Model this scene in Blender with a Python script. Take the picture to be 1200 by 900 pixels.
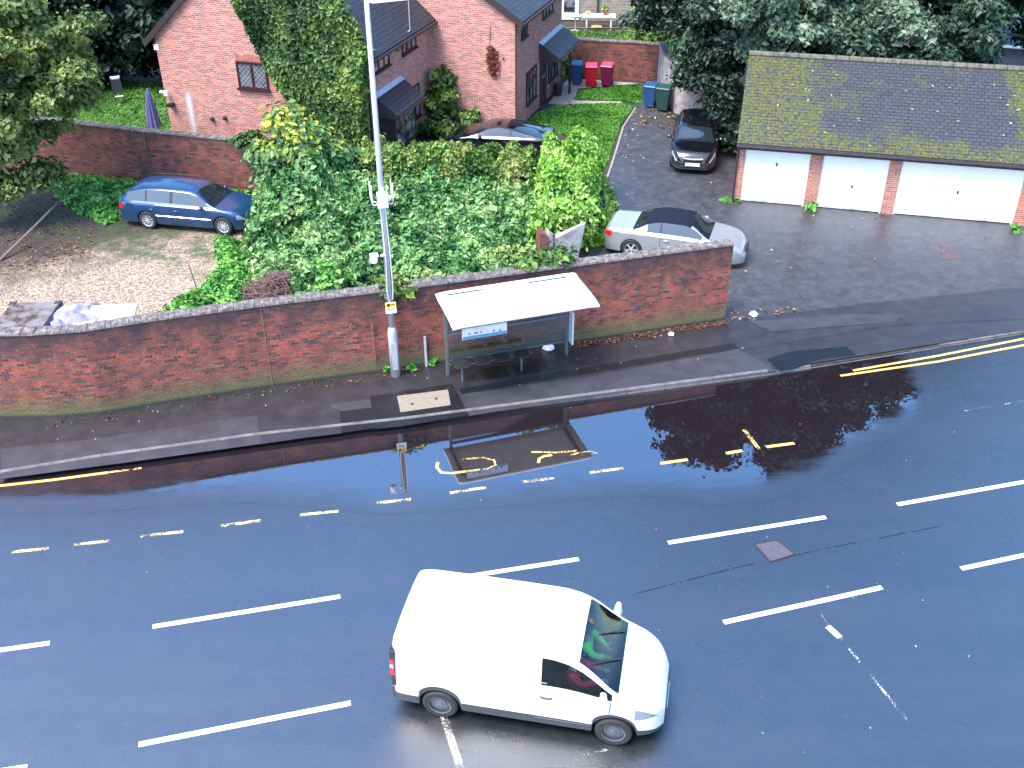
import bpy, math, random
import numpy as np
from mathutils import Matrix, Vector
random.seed(7); RNG = np.random.default_rng(11)
R = math.radians; PI = math.pi
SC = bpy.context.scene; COL = SC.collection
for o in list(bpy.data.objects): bpy.data.objects.remove(o)
# ---------------------------------------------------------------- camera
F, TH, RO, H = 1200.0, R(32.8238), R(-0.29956), 15.032
cd = bpy.data.cameras.new('camera'); cam = bpy.data.objects.new('camera', cd); COL.objects.link(cam)
cd.sensor_width = 36; cd.lens = 36.0; cd.clip_start = 0.1; cd.clip_end = 2000
cam.matrix_world = Matrix.Translation((0, 0, H)) @ Matrix.Rotation(R(90)-TH, 4, 'X') @ Matrix.Rotation(RO, 4, 'Z')
SC.camera = cam
SC.render.resolution_x = 1024; SC.render.resolution_y = 768
# ---------------------------------------------------------------- sky, sun, exposure
SUN_EL, SUN_AZ = R(62), R(-128)
w = bpy.data.worlds.new('World'); SC.world = w; w.use_nodes = True
nt = w.node_tree; nt.nodes.clear()
sky = nt.nodes.new('ShaderNodeTexSky'); sky.sky_type = 'NISHITA'; sky.sun_disc = False
sky.sun_elevation = SUN_EL; sky.sun_rotation = SUN_AZ
sky.air_density = 1.0; sky.dust_density = 2.0; sky.ozone_density = 1.0
hs = nt.nodes.new('ShaderNodeHueSaturation'); hs.inputs['Saturation'].default_value = 1.32
bg = nt.nodes.new('ShaderNodeBackground'); bg.inputs['Strength'].default_value = 0.15
wo = nt.nodes.new('ShaderNodeOutputWorld')
nt.links.new(sky.outputs[0], hs.inputs['Color']); nt.links.new(hs.outputs[0], bg.inputs[0]); nt.links.new(bg.outputs[0], wo.inputs[0])
sl = bpy.data.lights.new('sun', 'SUN'); sl.energy = 1.5; sl.angle = R(28); sl.color = (1.0, 0.95, 0.88)
so = bpy.data.objects.new('sun', sl); COL.objects.link(so)
sd = Vector((math.sin(SUN_AZ)*math.cos(SUN_EL), math.cos(SUN_AZ)*math.cos(SUN_EL), math.sin(SUN_EL)))
so.rotation_euler = sd.to_track_quat('Z', 'Y').to_euler()
SC.view_settings.view_transform = 'Standard'; SC.view_settings.look = 'None'
SC.view_settings.exposure = 2.25; SC.view_settings.gamma = 1.0
# ---------------------------------------------------------------- survey: a picture point to its place at height z
def G(x, y, z=0.0):
    u, v = x-600.0, y-450.0
    c, s = math.cos(RO), math.sin(RO); u, v = c*u-s*v, s*u+c*v
    r = (u, F*math.cos(TH)-v*math.sin(TH), -(F*math.sin(TH)+v*math.cos(TH)))
    t = (H-z)/-r[2]
    return (r[0]*t, r[1]*t)
def G3(x, y, z=0.0): return G(x, y, z)+(z,)
# ---------------------------------------------------------------- object helpers
def tag(o, label=None, cat=None, group=None, kind=None):
    if label: o['label'] = label
    if cat: o['category'] = cat
    if group: o['group'] = group
    if kind: o['kind'] = kind
    return o
def thing(name, label, cat, loc=(0, 0, 0), rz=0, group=None):
    o = bpy.data.objects.new(name, None); COL.objects.link(o); o.location = loc; o.rotation_euler = (0, 0, rz)
    o.empty_display_size = 0.2
    return tag(o, label, cat, group)
def copy_tree(o, parent=None):
    c = o.copy(); COL.objects.link(c)
    if parent: c.parent = parent
    for ch in o.children: copy_tree(ch, c)
    return c
class MB:
    def __init__(s): s.v = []; s.f = []; s.uv = []; s.M = Matrix.Identity(4)
    def at(s, loc=(0, 0, 0), rz=0, rx=0, ry=0):
        s.M = Matrix.Translation(loc) @ Matrix.Rotation(rz, 4, 'Z') @ Matrix.Rotation(ry, 4, 'Y') @ Matrix.Rotation(rx, 4, 'X'); return s
    def add(s, vs, fs):
        n = len(s.v); s.v += [tuple(s.M @ Vector(p)) for p in vs]; s.f += [tuple(i+n for i in f) for f in fs]; return s
    def box(s, x0, x1, y0, y1, z0, z1):
        v = [(x0, y0, z0), (x1, y0, z0), (x1, y1, z0), (x0, y1, z0), (x0, y0, z1), (x1, y0, z1), (x1, y1, z1), (x0, y1, z1)]
        return s.add(v, [(3, 2, 1, 0), (4, 5, 6, 7), (0, 1, 5, 4), (1, 2, 6, 5), (2, 3, 7, 6), (3, 0, 4, 7)])
    def hexa(s, b, t):
        return s.add(list(b)+list(t), [(3, 2, 1, 0), (4, 5, 6, 7), (0, 1, 5, 4), (1, 2, 6, 5), (2, 3, 7, 6), (3, 0, 4, 7)])
    def prism(s, poly, z0, z1):
        n = len(poly); a = sum(poly[i][0]*poly[(i+1) % n][1]-poly[(i+1) % n][0]*poly[i][1] for i in range(n))
        if a < 0: poly = poly[::-1]
        v = [(x, y, z0) for x, y in poly]+[(x, y, z1) for x, y in poly]
        return s.add(v, [tuple(range(n-1, -1, -1)), tuple(range(n, 2*n))]+[(i, (i+1) % n, n+(i+1) % n, n+i) for i in range(n)])
    def tube(s, pts, r, n=8, caps=True):
        pts = [Vector(p) for p in pts]; rs = r if isinstance(r, (list, tuple)) else [r]*len(pts)
        vs = []; fs = []
        for i, p in enumerate(pts):
            d = (pts[min(i+1, len(pts)-1)]-pts[max(i-1, 0)]).normalized()
            a = d.cross(Vector((0, 0, 1)) if abs(d.z) < .9 else Vector((1, 0, 0))).normalized(); b = d.cross(a)
            vs += [tuple(p+rs[i]*(math.cos(t)*a+math.sin(t)*b)) for t in [2*PI*k/n for k in range(n)]]
        for i in range(len(pts)-1):
            for k in range(n):
                fs.append((i*n+k, (i+1)*n+k, (i+1)*n+(k+1) % n, i*n+(k+1) % n))
        if caps: fs += [tuple(range(n)), tuple(range((len(pts)-1)*n, len(pts)*n))[::-1]]
        return s.add(vs, fs)
    def lathe(s, prof, n=24, axis='Z', caps=True):
        vs = []; fs = []
        for (r, z) in prof:
            for k in range(n):
                a = 2*PI*k/n; p = (r*math.cos(a), r*math.sin(a), z)
                if axis == 'Y': p = (p[0], z, p[1])
                vs.append(p)
        m = len(prof)
        for i in range(m-1):
            for k in range(n): fs.append((i*n+k, i*n+(k+1) % n, (i+1)*n+(k+1) % n, (i+1)*n+k))
        if caps: fs += [tuple(range(n))[::-1], tuple(range((m-1)*n, m*n))]
        return s.add(vs, fs)
    def ball(s, c, r, nu=12, nv=8):
        rx, ry, rz = r if isinstance(r, tuple) else (r, r, r); vs = []; fs = []
        for i in range(nv+1):
            t = PI*i/nv
            for k in range(nu):
                a = 2*PI*k/nu; vs.append((c[0]+rx*math.sin(t)*math.cos(a), c[1]+ry*math.sin(t)*math.sin(a), c[2]+rz*math.cos(t)))
        for i in range(nv):
            for k in range(nu): fs.append((i*nu+k, (i+1)*nu+k, (i+1)*nu+(k+1) % nu, i*nu+(k+1) % nu))
        return s.add(vs, fs)
    def build(s, name, mat, parent=None, smooth=False, bevel=0, origin=None, uv=True):
        me = bpy.data.meshes.new(name); me.from_pydata(s.v, [], s.f); me.update()
        if uv: uvbox(me)
        me.materials.append(mat)
        if smooth: me.polygons.foreach_set('use_smooth', [True]*len(me.polygons))
        o = bpy.data.objects.new(name, me); COL.objects.link(o)
        if parent: o.parent = parent
        if bevel:
            b = o.modifiers.new('bevel', 'BEVEL'); b.width = bevel; b.segments = 2; b.limit_method = 'ANGLE'
        return o
def uvbox(me):
    ul = me.uv_layers.new(name='UVMap'); d = ul.data
    for p in me.polygons:
        n = p.normal
        if abs(n.z) > .97: t = Vector((1, 0, 0)); b = Vector((0, 1, 0))
        else:
            t = Vector((-n.y, n.x, 0)).normalized(); b = n.cross(t)
        for li in p.loop_indices:
            c = me.vertices[me.loops[li].vertex_index].co
            d[li].uv = (c.dot(t), c.dot(b))
def sheet(name, poly, z, mat, parent=None, kind='structure'):
    m = MB(); n = len(poly); a = sum(poly[i][0]*poly[(i+1) % n][1]-poly[(i+1) % n][0]*poly[i][1] for i in range(n))
    if a < 0: poly = poly[::-1]
    m.add([(x, y, z) for x, y in poly], [tuple(range(n))]); o = m.build(name, mat, parent)
    if kind and not parent: o['kind'] = kind
    return o
def shape(name, label, cat, mb, mat, **k):
    g = k.pop('group', None); return tag(mb.build(name, mat, **k), label, cat, g)
# ---------------------------------------------------------------- materials
class NB:
    def __init__(s, name):
        s.m = bpy.data.materials.new(name); s.m.use_nodes = True; s.t = s.m.node_tree; s.b = s.t.nodes['Principled BSDF']
    def n(s, typ, ins=None, **at):
        x = s.t.nodes.new(typ)
        for k, v in at.items(): setattr(x, k, v)
        for k, v in (ins or {}).items():
            if hasattr(v, 'is_output'): s.t.links.new(v, x.inputs[k])
            else: x.inputs[k].default_value = v
        return x
    def noise(s, vec, scale, detail=4, rough=.55, dim='3D'):
        x = s.n('ShaderNodeTexNoise', {'Scale': scale, 'Detail': detail, 'Roughness': rough}, noise_dimensions=dim)
        if vec is not None: s.t.links.new(vec, x.inputs['Vector'])
        return x.outputs[0]
    def ramp(s, fac, stops, interp='LINEAR'):
        x = s.n('ShaderNodeValToRGB'); s.t.links.new(fac, x.inputs[0]); r = x.color_ramp; r.interpolation = interp
        while len(r.elements) > len(stops): r.elements.remove(r.elements[-1])
        while len(r.elements) < len(stops): r.elements.new(1)
        for e, (p, c) in zip(r.elements, stops):
            e.position = p; e.color = (c, c, c, 1) if isinstance(c, (int, float)) else tuple(c)+(1,)
        return x.outputs[0]
    def mix(s, fac, a, b, mode='MIX'):
        x = s.n('ShaderNodeMix', data_type='RGBA', blend_type=mode)
        for k, v in ((0, fac), (6, a), (7, b)):
            if hasattr(v, 'is_output'): s.t.links.new(v, x.inputs[k])
            else: x.inputs[k].default_value = v if not isinstance(v, tuple) or len(v) == 4 else v+(1,)
        return x.outputs[2]
    def math(s, op, a, b=0.0, clamp=False):
        x = s.n('ShaderNodeMath', operation=op, use_clamp=clamp)
        for k, v in ((0, a), (1, b)):
            if hasattr(v, 'is_output'): s.t.links.new(v, x.inputs[k])
            else: x.inputs[k].default_value = v
        return x.outputs[0]
    def set(s, **k):
        for a, v in k.items():
            a = a.replace('_', ' ')
            if hasattr(v, 'is_output'): s.t.links.new(v, s.b.inputs[a])
            else: s.b.inputs[a].default_value = v if not isinstance(v, tuple) or len(v) == 4 else v+(1,)
        return s
    def bump(s, h, strength=.3, dist=.02):
        x = s.n('ShaderNodeBump', {'Height': h, 'Strength': strength, 'Distance': dist}); s.t.links.new(x.outputs[0], s.b.inputs['Normal'])
    @property
    def pos(s): return s.n('ShaderNodeNewGeometry').outputs['Position']
    @property
    def obj(s): return s.n('ShaderNodeTexCoord').outputs['Object']
    @property
    def uvo(s): return s.n('ShaderNodeTexCoord').outputs['UV']
    def z(s, v): return s.n('ShaderNodeSeparateXYZ', {0: v}).outputs[2]
def plain(name, c, rough=.5, metal=0, var=.12, coat=0, spec=.5, scale=6):
    b = NB(name); p = b.obj; n = b.noise(p, scale, 5)
    f = b.ramp(n, [(.3, tuple(x*(1-var) for x in c)), (.7, tuple(min(1, x*(1+var)) for x in c))])
    b.set(Base_Color=f, Roughness=rough, Metallic=metal, Specular_IOR_Level=spec, Coat_Weight=coat)
    if coat: b.set(Coat_Roughness=.04)
    return b.m
def paint(name, c, metal=0.0, rough=.35):
    b = NB(name); n = b.noise(b.obj, 3, 4); z = b.z(b.obj)
    dirt = b.math('MULTIPLY', b.ramp(z, [(.15, .55), (.55, 0.0)]), b.ramp(n, [(.35, .2), (.7, 1)]))
    b.set(Base_Color=b.mix(dirt, c, (.10, .09, .08)), Roughness=b.mix(dirt, (rough,)*3, (.6, .6, .6)), Metallic=metal, Coat_Weight=.8, Coat_Roughness=.05)
    return b.m
def brick_mat(name, c1, c2, mortar, old=False, bw=.225, rh=.075, moss_dark_foot=False):
    b = NB(name); uv = b.uvo
    br = b.n('ShaderNodeTexBrick', {'Vector': uv, 'Color1': c1+(1,), 'Color2': c2+(1,), 'Mortar': mortar+(1,), 'Scale': 1.0, 'Mortar Size': .013 if not old else .010,
             'Mortar Smooth': .3, 'Bias': 0.0, 'Brick Width': bw, 'Row Height': rh})
    br.offset = .5
    col = br.outputs['Color']
    sx = b.n('ShaderNodeSeparateXYZ', {0: uv}); row = b.math('FLOOR', b.math('DIVIDE', sx.outputs[1], rh))
    cl_ = b.math('FLOOR', b.math('ADD', b.math('DIVIDE', sx.outputs[0], bw), b.math('MULTIPLY', b.math('FLOORED_MODULO', row, 2.0), .5)))
    wn = b.n('ShaderNodeTexWhiteNoise', {'Vector': b.n('ShaderNodeCombineXYZ', {0: row, 1: cl_}).outputs[0]}, noise_dimensions='2D').outputs[0]
    one = b.ramp(wn, [(.0, tuple(x*.25 for x in c2)), (.16, c2), (.5, c1), (.85, tuple(min(1, x*1.3) for x in c1)), (.97, tuple(.7*x+.3*y for x, y in zip(c1, mortar))), (1, mortar)] if old else [(0, tuple(x*.55 for x in c2)), (.3, c2), (.7, c1), (1, tuple(min(1, x*1.2) for x in c1))])
    col = b.mix(br.outputs['Fac'], one, mortar)
    p = b.pos; n1 = b.noise(p, .9, 5, .6); n2 = b.noise(p, 14, 5, .65)
    if old:
        n3 = b.noise(p, 2.3, 6, .7)
        col = b.mix(b.ramp(b.noise(p, 1.1, 5, .7), [(.50, 0), (.68, .55)]), col, (.26, .10, .035), 'MIX')
        col = b.mix(b.ramp(n3, [(.40, 0), (.66, .7)]), col, (.045, .024, .028))
        col = b.mix(b.ramp(n2, [(.52, 0), (.75, .6)]), col, (.16, .13, .12))
        col = b.mix(b.ramp(n2, [(.25, .5), (.45, 0)]), col, (.02, .015, .02))
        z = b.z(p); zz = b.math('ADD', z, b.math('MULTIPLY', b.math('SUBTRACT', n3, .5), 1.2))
        col = b.mix(b.ramp(b.math('MULTIPLY', zz, .3), [(.50, 0), (.74, .8)]), col, (.030, .022, .026))
        if moss_dark_foot:
            col = b.mix(b.ramp(b.math('MULTIPLY', zz, .5), [(.12, .85), (.38, 0)]), col, (.10, .115, .04))
            col = b.mix(b.ramp(b.math('MULTIPLY', z, 1.0), [(.14, .9), (.22, 0)]), col, (.02, .02, .02))  # near-black band along the wall foot
        # courses stay readable through the grime
        col = b.mix(b.math('MULTIPLY', br.outputs['Fac'], b.ramp(n2, [(.4, .2), (.6, .9)])), col, (.035, .03, .03))
    else:
        col = b.mix(b.ramp(n1, [(.35, .0), (.7, .25)]), col, (.46, .24, .20))
        col = b.mix(b.ramp(n2, [(.3, .2), (.6, 0)]), col, (.16, .06, .05))
    b.set(Base_Color=col, Roughness=.85); b.bump(b.math('SUBTRACT', b.noise(uv, 60, 2), b.math('MULTIPLY', br.outputs['Fac'], 1.2)), .5, .01)
    return b.m
def tile_mat(name, base, moss=None, rh=.115, bw=.2, mossx=None):
    b = NB(name); uv = b.uvo; p = b.pos
    br = b.n('ShaderNodeTexBrick', {'Vector': uv, 'Color1': tuple(x*1.25 for x in base)+(1,), 'Color2': tuple(x*.75 for x in base)+(1,), 'Mortar': tuple(x*.12 for x in base)+(1,), 'Scale': 1.0,
             'Mortar Size': .022, 'Mortar Smooth': .25, 'Brick Width': bw, 'Row Height': rh}); br.offset = .5
    col = br.outputs['Color']; n1 = b.noise(p, 1.1, 3, .5); n2 = b.noise(p, 9, 6, .7)
    col = b.mix(b.ramp(n2, [(.4, 0), (.75, .5)]), col, tuple(x*1.9 for x in base))
    if moss:
        x = b.n('ShaderNodeSeparateXYZ', {0: p}).outputs[0]
        fac = b.ramp(b.noise(p, 6.5, 7, .75), [(.45, 0), (.50, 1)])
        zz_ = b.z(p)
        lf = b.math('MULTIPLY', b.math('SUBTRACT', mossx[0], x), .30, True); bt = b.math('MULTIPLY', b.math('SUBTRACT', mossx[1], zz_), .9, True); rt = b.math('MULTIPLY', b.math('SUBTRACT', x, mossx[2]), .8, True)
        reg = b.ramp(b.math('ADD', b.math('ADD', lf, b.math('ADD', bt, rt)), b.math('MULTIPLY', b.math('SUBTRACT', b.noise(p, .9, 4, .6), .5), 1.5)), [(.05, 0), (.35, 1)])
        fac = b.math('MULTIPLY', fac, b.math('MULTIPLY', reg, b.ramp(br.outputs['Fac'], [(0, 1), (1, .55)])))
        mc = b.ramp(b.noise(p, 22, 3), [(.3, (.012, .016, .002)), (.5, (.06, .066, .005)), (.72, (.15, .145, .010))])
        col = b.mix(fac, col, mc)
    b.set(Base_Color=col, Roughness=.55)
    v = b.n('ShaderNodeSeparateXYZ', {0: uv}).outputs[1]
    saw = b.math('FRACT', b.math('DIVIDE', v, rh))
    b.bump(b.math('ADD', b.math('MULTIPLY', saw, -1.0), b.math('MULTIPLY', n2, .5)), .7, .03)
    return b.m
def leaf_mat(name, cols, rough=.45, trans=.18):
    b = NB(name)
    at = b.n('ShaderNodeAttribute', attribute_name='rnd').outputs['Fac']
    n = len(cols); c = b.ramp(at, [(i/max(1, n-1), cols[i]) for i in range(n)])
    b.set(Base_Color=c, Roughness=rough, Specular_IOR_Level=.35)
    tr = b.n('ShaderNodeBsdfTranslucent', {'Color': c}); mx = b.n('ShaderNodeMixShader', {0: trans})
    b.t.links.new(b.b.outputs[0], mx.inputs[1]); b.t.links.new(tr.outputs[0], mx.inputs[2])
    b.t.links.new(mx.outputs[0], b.t.nodes['Material Output'].inputs[0])
    return b.m
M = {}
M['white'] = plain('white_paint', (.80, .80, .80), .4, var=.03)
M['shelterroof'] = plain('shelter_roof', (.72, .72, .70), .35, var=.14, scale=4)
def door_white():
    b = NB('garage_door_white'); p = b.pos; n = b.noise(p, 3, 5, .7); z = b.z(p)
    d = b.math('MULTIPLY', b.ramp(z, [(.12, .8), (.45, .05)]), b.ramp(n, [(.35, 0), (.65, 1)]))
    b.set(Base_Color=b.mix(d, (.80, .80, .79), (.16, .17, .12)), Roughness=.4); return b.m
M['doorwhite'] = door_white()
M['upvc'] = plain('white_frame', (.75, .76, .78), .35, var=.04)
M['offwhite'] = plain('off_white', (.55, .56, .6), .5, var=.1)
M['black'] = plain('black_plastic', (.015, .015, .017), .45)
M['dark'] = plain('dark_interior', (.012, .012, .016), .8)
M['rubber'] = plain('tyre_rubber', (.018, .018, .02), .75)
M['darkgrey'] = plain('dark_grey_plastic', (.035, .04, .05), .55)
M['steel'] = plain('grey_steel', (.12, .13, .15), .4, .3)
M['galv'] = plain('galvanised_paint', (.36, .36, .38), .5, .1, var=.12, scale=3)
M['alloy'] = plain('alloy', (.62, .63, .66), .3, .6)
M['brownframe'] = plain('brown_frame', (.035, .012, .016), .4)
M['timber'] = plain('dark_timber', (.03, .018, .02), .6)
M['lead'] = plain('lead_flashing', (.42, .47, .55), .5, var=.2)
M['bark'] = plain('bark', (.07, .055, .04), .9, var=.4)
M['twig'] = plain('twig', (.16, .11, .10), .9, var=.5, scale=20)
M['concrete'] = plain('concrete', (.30, .27, .22), .8, var=.2)
M['stone'] = plain('pale_stone', (.30, .29, .27), .85, var=.35)
M['render'] = plain('old_render', (.34, .32, .32), .85, var=.4, scale=4)
M['redlamp'] = plain('red_lens', (.45, .01, .02), .15)
M['clearlamp'] = plain('headlight_lens', (.28, .31, .35), .08, .3)
M['orange'] = plain('orange_lens', (.6, .2, .03), .2)
M['chrome'] = plain('chrome', (.6, .6, .62), .12, .9)
M['plate_w'] = plain('number_plate_white', (.75, .75, .72), .4, var=.02)
M['plate_y'] = plain('number_plate_yellow', (.7, .5, .05), .4, var=.02)
def glass_dark(name, c=(.01, .014, .018), ior=1.6):
    b = NB(name); b.set(Base_Color=c, Roughness=.03, IOR=ior); return b.m
M['carglass'] = glass_dark('tinted_car_glass', (.012, .018, .022), 2.0)
def clear_glass(name, tint, ior=1.5, f=1.0):
    b = NB(name); tr = b.n('ShaderNodeBsdfTransparent', {'Color': tint+(1,)}); gl = b.n('ShaderNodeBsdfGlossy', {'Color': (1, 1, 1, 1), 'Roughness': .02})
    fr = b.n('ShaderNodeFresnel', {'IOR': ior}); mx = b.n('ShaderNodeMixShader', {0: fr.outputs[0]})
    b.t.links.new(tr.outputs[0], mx.inputs[1]); b.t.links.new(gl.outputs[0], mx.inputs[2]); b.t.links.new(mx.outputs[0], b.t.nodes['Material Output'].inputs[0])
    return b.m
M['windscreen'] = clear_glass('windscreen_glass', (.62, .88, .88), 1.5)
M['shelterglass'] = clear_glass('shelter_glass', (.80, .85, .87), 1.6)
def lattice_glass():
    b = NB('leaded_window_glass'); uv = b.uvo
    r = b.n('ShaderNodeMapping', {'Vector': uv, 'Rotation': (0, 0, R(45)), 'Scale': (7.5, 7.5, 1)}).outputs[0]
    ck = b.n('ShaderNodeTexBrick', {'Vector': r, 'Scale': 1.0, 'Mortar Size': .07, 'Brick Width': 1.0, 'Row Height': 1.0, 'Mortar Smooth': 0.0}); ck.offset = 0
    n = b.noise(b.pos, 3, 3)
    c = b.mix(ck.outputs['Fac'], b.ramp(n, [(.3, (.03, .035, .045)), (.7, (.12, .14, .16))]), (.25, .27, .3))
    b.set(Base_Color=c, Roughness=.08, IOR=1.7); return b.m
M['leaded'] = lattice_glass()
def house_glass():
    b = NB('house_window_glass'); n = b.noise(b.obj, 2.2, 3)
    b.set(Base_Color=b.ramp(n, [(.4, (.015, .02, .025)), (.58, (.22, .22, .24))]), Roughness=.05, IOR=1.7); return b.m
M['houseglass'] = house_glass()
# ground materials
def asphalt(name, c, rmin=.25, rmax=.5, ior=1.6, cracks=False, speck=.25, big=.35, lich=0, tracks=False):
    b = NB(name); p = b.pos; n1 = b.noise(p, .35, 4, .6); n2 = b.noise(p, 90, 2, .7); n3 = b.noise(p, 2.2, 5, .6)
    col = b.ramp(n2, [(.3, tuple(x*(1-speck*2) for x in c)), (.6, c), (.78, tuple(x*(1+speck*7) for x in c))])
    col = b.mix(b.ramp(n3, [(.35, big), (.65, 0)]), col, tuple(x*.35 for x in c))
    if lich: col = b.mix(b.ramp(b.noise(p, 5, 6, .7), [(.5, 0), (.7, lich)]), col, tuple(x*2.2 for x in c))
    if cracks:
        v = b.n('ShaderNodeTexVoronoi', {'Vector': p, 'Scale': .35}, feature='DISTANCE_TO_EDGE').outputs[0]
        col = b.mix(b.ramp(v, [(.0, .5), (.006, 0)]), col, (.005, .005, .006))
    rough = b.math('ADD', b.math('MULTIPLY', b.math('ADD', b.math('MULTIPLY', n1, .6), b.math('MULTIPLY', n3, .4)), (rmax-rmin)*2), rmin-(rmax-rmin)*.5)
    if tracks:
        tk = b.noise(b.n('ShaderNodeMapping', {'Vector': p, 'Scale': (.05, .9, 1), 'Rotation': (0, 0, R(-13))}).outputs[0], 1.0, 5, .6)
        rough = b.math('ADD', rough, b.math('MULTIPLY', b.math('SUBTRACT', tk, .5), .12)); col = b.mix(b.ramp(tk, [(.45, 0), (.65, .6)]), col, tuple(x*1.3 for x in c))
        n4 = b.noise(p, 260, 1, .5); col = b.mix(b.ramp(n4, [(.62, 0), (.70, .9)]), col, (.10, .11, .13))
    b.set(Base_Color=col, Roughness=rough, IOR=ior); b.bump(n2, .6, .006)
    return b.m
M['road'] = asphalt('wet_road_asphalt', (.0065, .0075, .010), .22, .34, 2.5, speck=.3, tracks=True)
M['pave'] = asphalt('wet_pavement_asphalt', (.024, .023, .029), .26, .5, 1.9, big=.6)
M['pave2'] = asphalt('pale_repair_asphalt', (.040, .038, .046), .28, .5, 1.9, big=.5)
M['pave3'] = asphalt('dark_repair_asphalt', (.009, .011, .013), .2, .4, 1.8, big=.4)
M['yard'] = asphalt('yard_tarmac', (.050, .050, .060), .28, .55, 1.7, big=.65, lich=.4)
M['wetpool'] = asphalt('standing_water_asphalt', (.012, .02, .03), .03, .08, 1.6)
def soil():
    b = NB('garden_soil'); p = b.pos
    b.set(Base_Color=b.ramp(b.noise(p, 4, 6, .7), [(.3, (.012, .012, .008)), (.7, (.05, .04, .028))]), Roughness=.95); return b.m
M['soil'] = soil()
def gravel():
    b = NB('buff_gravel'); p = b.pos
    v = b.n('ShaderNodeTexVoronoi', {'Vector': p, 'Scale': 22.0}); n = b.noise(p, 1.1, 6, .7); n2 = b.noise(p, 26, 3, .7)
    g = b.n('ShaderNodeSeparateColor', {0: v.outputs['Color']}).outputs[0]
    col = b.ramp(g, [(0, (.10, .07, .055)), (.5, (.28, .21, .15)), (1, (.48, .39, .29))])
    col = b.mix(b.ramp(n2, [(.5, 0), (.64, .8)]), col, (.05, .035, .025))
    # old leaf mould under the trees on the left, moss by the wall
    x = b.n('ShaderNodeSeparateXYZ', {0: p}); d = b.math('ADD', b.math('MULTIPLY', x.outputs[1], .22), b.math('MULTIPLY', x.outputs[0], -.13))
    d = b.math('ADD', b.math('SUBTRACT', d, 8.75), b.math('MULTIPLY', n, 1.4))
    col = b.mix(b.ramp(d, [(.25, 0), (.95, .92)]), col, b.ramp(n2, [(.4, (.004, .003, .003)), (.56, (.02, .014, .012)), (.72, (.09, .06, .05))]))
    gm = b.math('MULTIPLY', b.ramp(b.math('ADD', b.math('SUBTRACT', x.outputs[1], 31.4), b.math('MULTIPLY', b.math('ADD', x.outputs[0], 14.5), .5)), [(.0, 0), (1, 1)]), b.ramp(n, [(.45, 0), (.6, .8)]))
    col = b.mix(gm, col, b.ramp(n2, [(.35, (.008, .02, .004)), (.7, (.06, .12, .02))]))
    b.set(Base_Color=col, Roughness=.85); b.bump(v.outputs['Distance'], .8, .03); return b.m
M['gravel'] = gravel()
def line_paint(name, c, wear, scale=35):
    b = NB(name); p = b.pos; n = b.noise(p, scale, 4, .75); n2 = b.noise(p, 3, 3)
    a = b.ramp(b.math('ADD', n, b.math('MULTIPLY', b.math('SUBTRACT', n2, .5), .5)), [(wear-.03, 0), (wear+.03, 1)])
    b.set(Base_Color=b.mix(b.ramp(n, [(.3, .35), (.6, 0)]), c, tuple(x*.6 for x in c)), Roughness=.4, Alpha=a); return b.m
M['line'] = line_paint('white_road_paint', (.80, .78, .72), .2)
M['lineworn'] = line_paint('worn_white_road_paint', (.62, .58, .48), .5, 28)
M['dashworn'] = line_paint('worn_cream_dash', (.74, .54, .24), .49, 26)
M['faint'] = line_paint('faint_road_paint', (.6, .56, .48), .60, 30)
M['joint'] = line_paint('tar_joint', (.004, .004, .005), .45, 6)
M['yline'] = line_paint('yellow_road_paint', (.75, .47, .12), .3)
M['yworn'] = line_paint('worn_yellow_road_paint', (.70, .45, .15), .5, 22)
def grass_mat(name='grass_blades'): return leaf_mat(name, [(.02, .07, .008), (.05, .17, .015), (.09, .26, .03), (.13, .30, .05)], .5, .25)
M['grass'] = grass_mat()
# ---------------------------------------------------------------- foliage
def leaf_mesh(name, P, N, size, mat, parent=None, rnd=None, aspect=1.5, fold=.25, droop=0):
    """P centres, N facing directions; each leaf is a folded four-cornered blade of its own random size and spin."""
    n = len(P); sz = size*np.exp(np.clip(RNG.normal(0, .3, n), -.8, .45))
    N = N/(np.linalg.norm(N, axis=1, keepdims=True)+1e-9)
    a = RNG.normal(size=(n, 3)); a[:, 2] -= droop; a -= (a*N).sum(1, keepdims=True)*N; a /= np.linalg.norm(a, axis=1, keepdims=True)+1e-9
    b = np.cross(N, a); s = sz[:, None]
    v = np.empty((n, 4, 3))
    v[:, 0] = P-a*s*.5*aspect; v[:, 1] = P+b*s*.42+a*s*.08+N*s*fold; v[:, 2] = P+a*s*.5*aspect; v[:, 3] = P-b*s*.42+a*s*.08+N*s*fold
    me = bpy.data.meshes.new(name)
    me.vertices.add(n*4); me.vertices.foreach_set('co', v.reshape(-1))
    me.loops.add(n*6); me.polygons.add(n*2)
    q = np.arange(n)*4; idx = np.stack([q, q+1, q+2, q, q+2, q+3], 1).reshape(-1)
    me.loops.foreach_set('vertex_index', idx.astype(np.int32))
    me.polygons.foreach_set('loop_start', (np.arange(n*2)*3).astype(np.int32))
    me.update(calc_edges=True)
    if rnd is None: rnd = RNG.random(n)
    at = me.attributes.new('rnd', 'FLOAT', 'FACE'); at.data.foreach_set('value', np.repeat(np.clip(rnd, 0, 1), 2).astype(np.float32))
    me.materials.append(mat); o = bpy.data.objects.new(name, me); COL.objects.link(o)
    if parent: o.parent = parent
    return o
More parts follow.
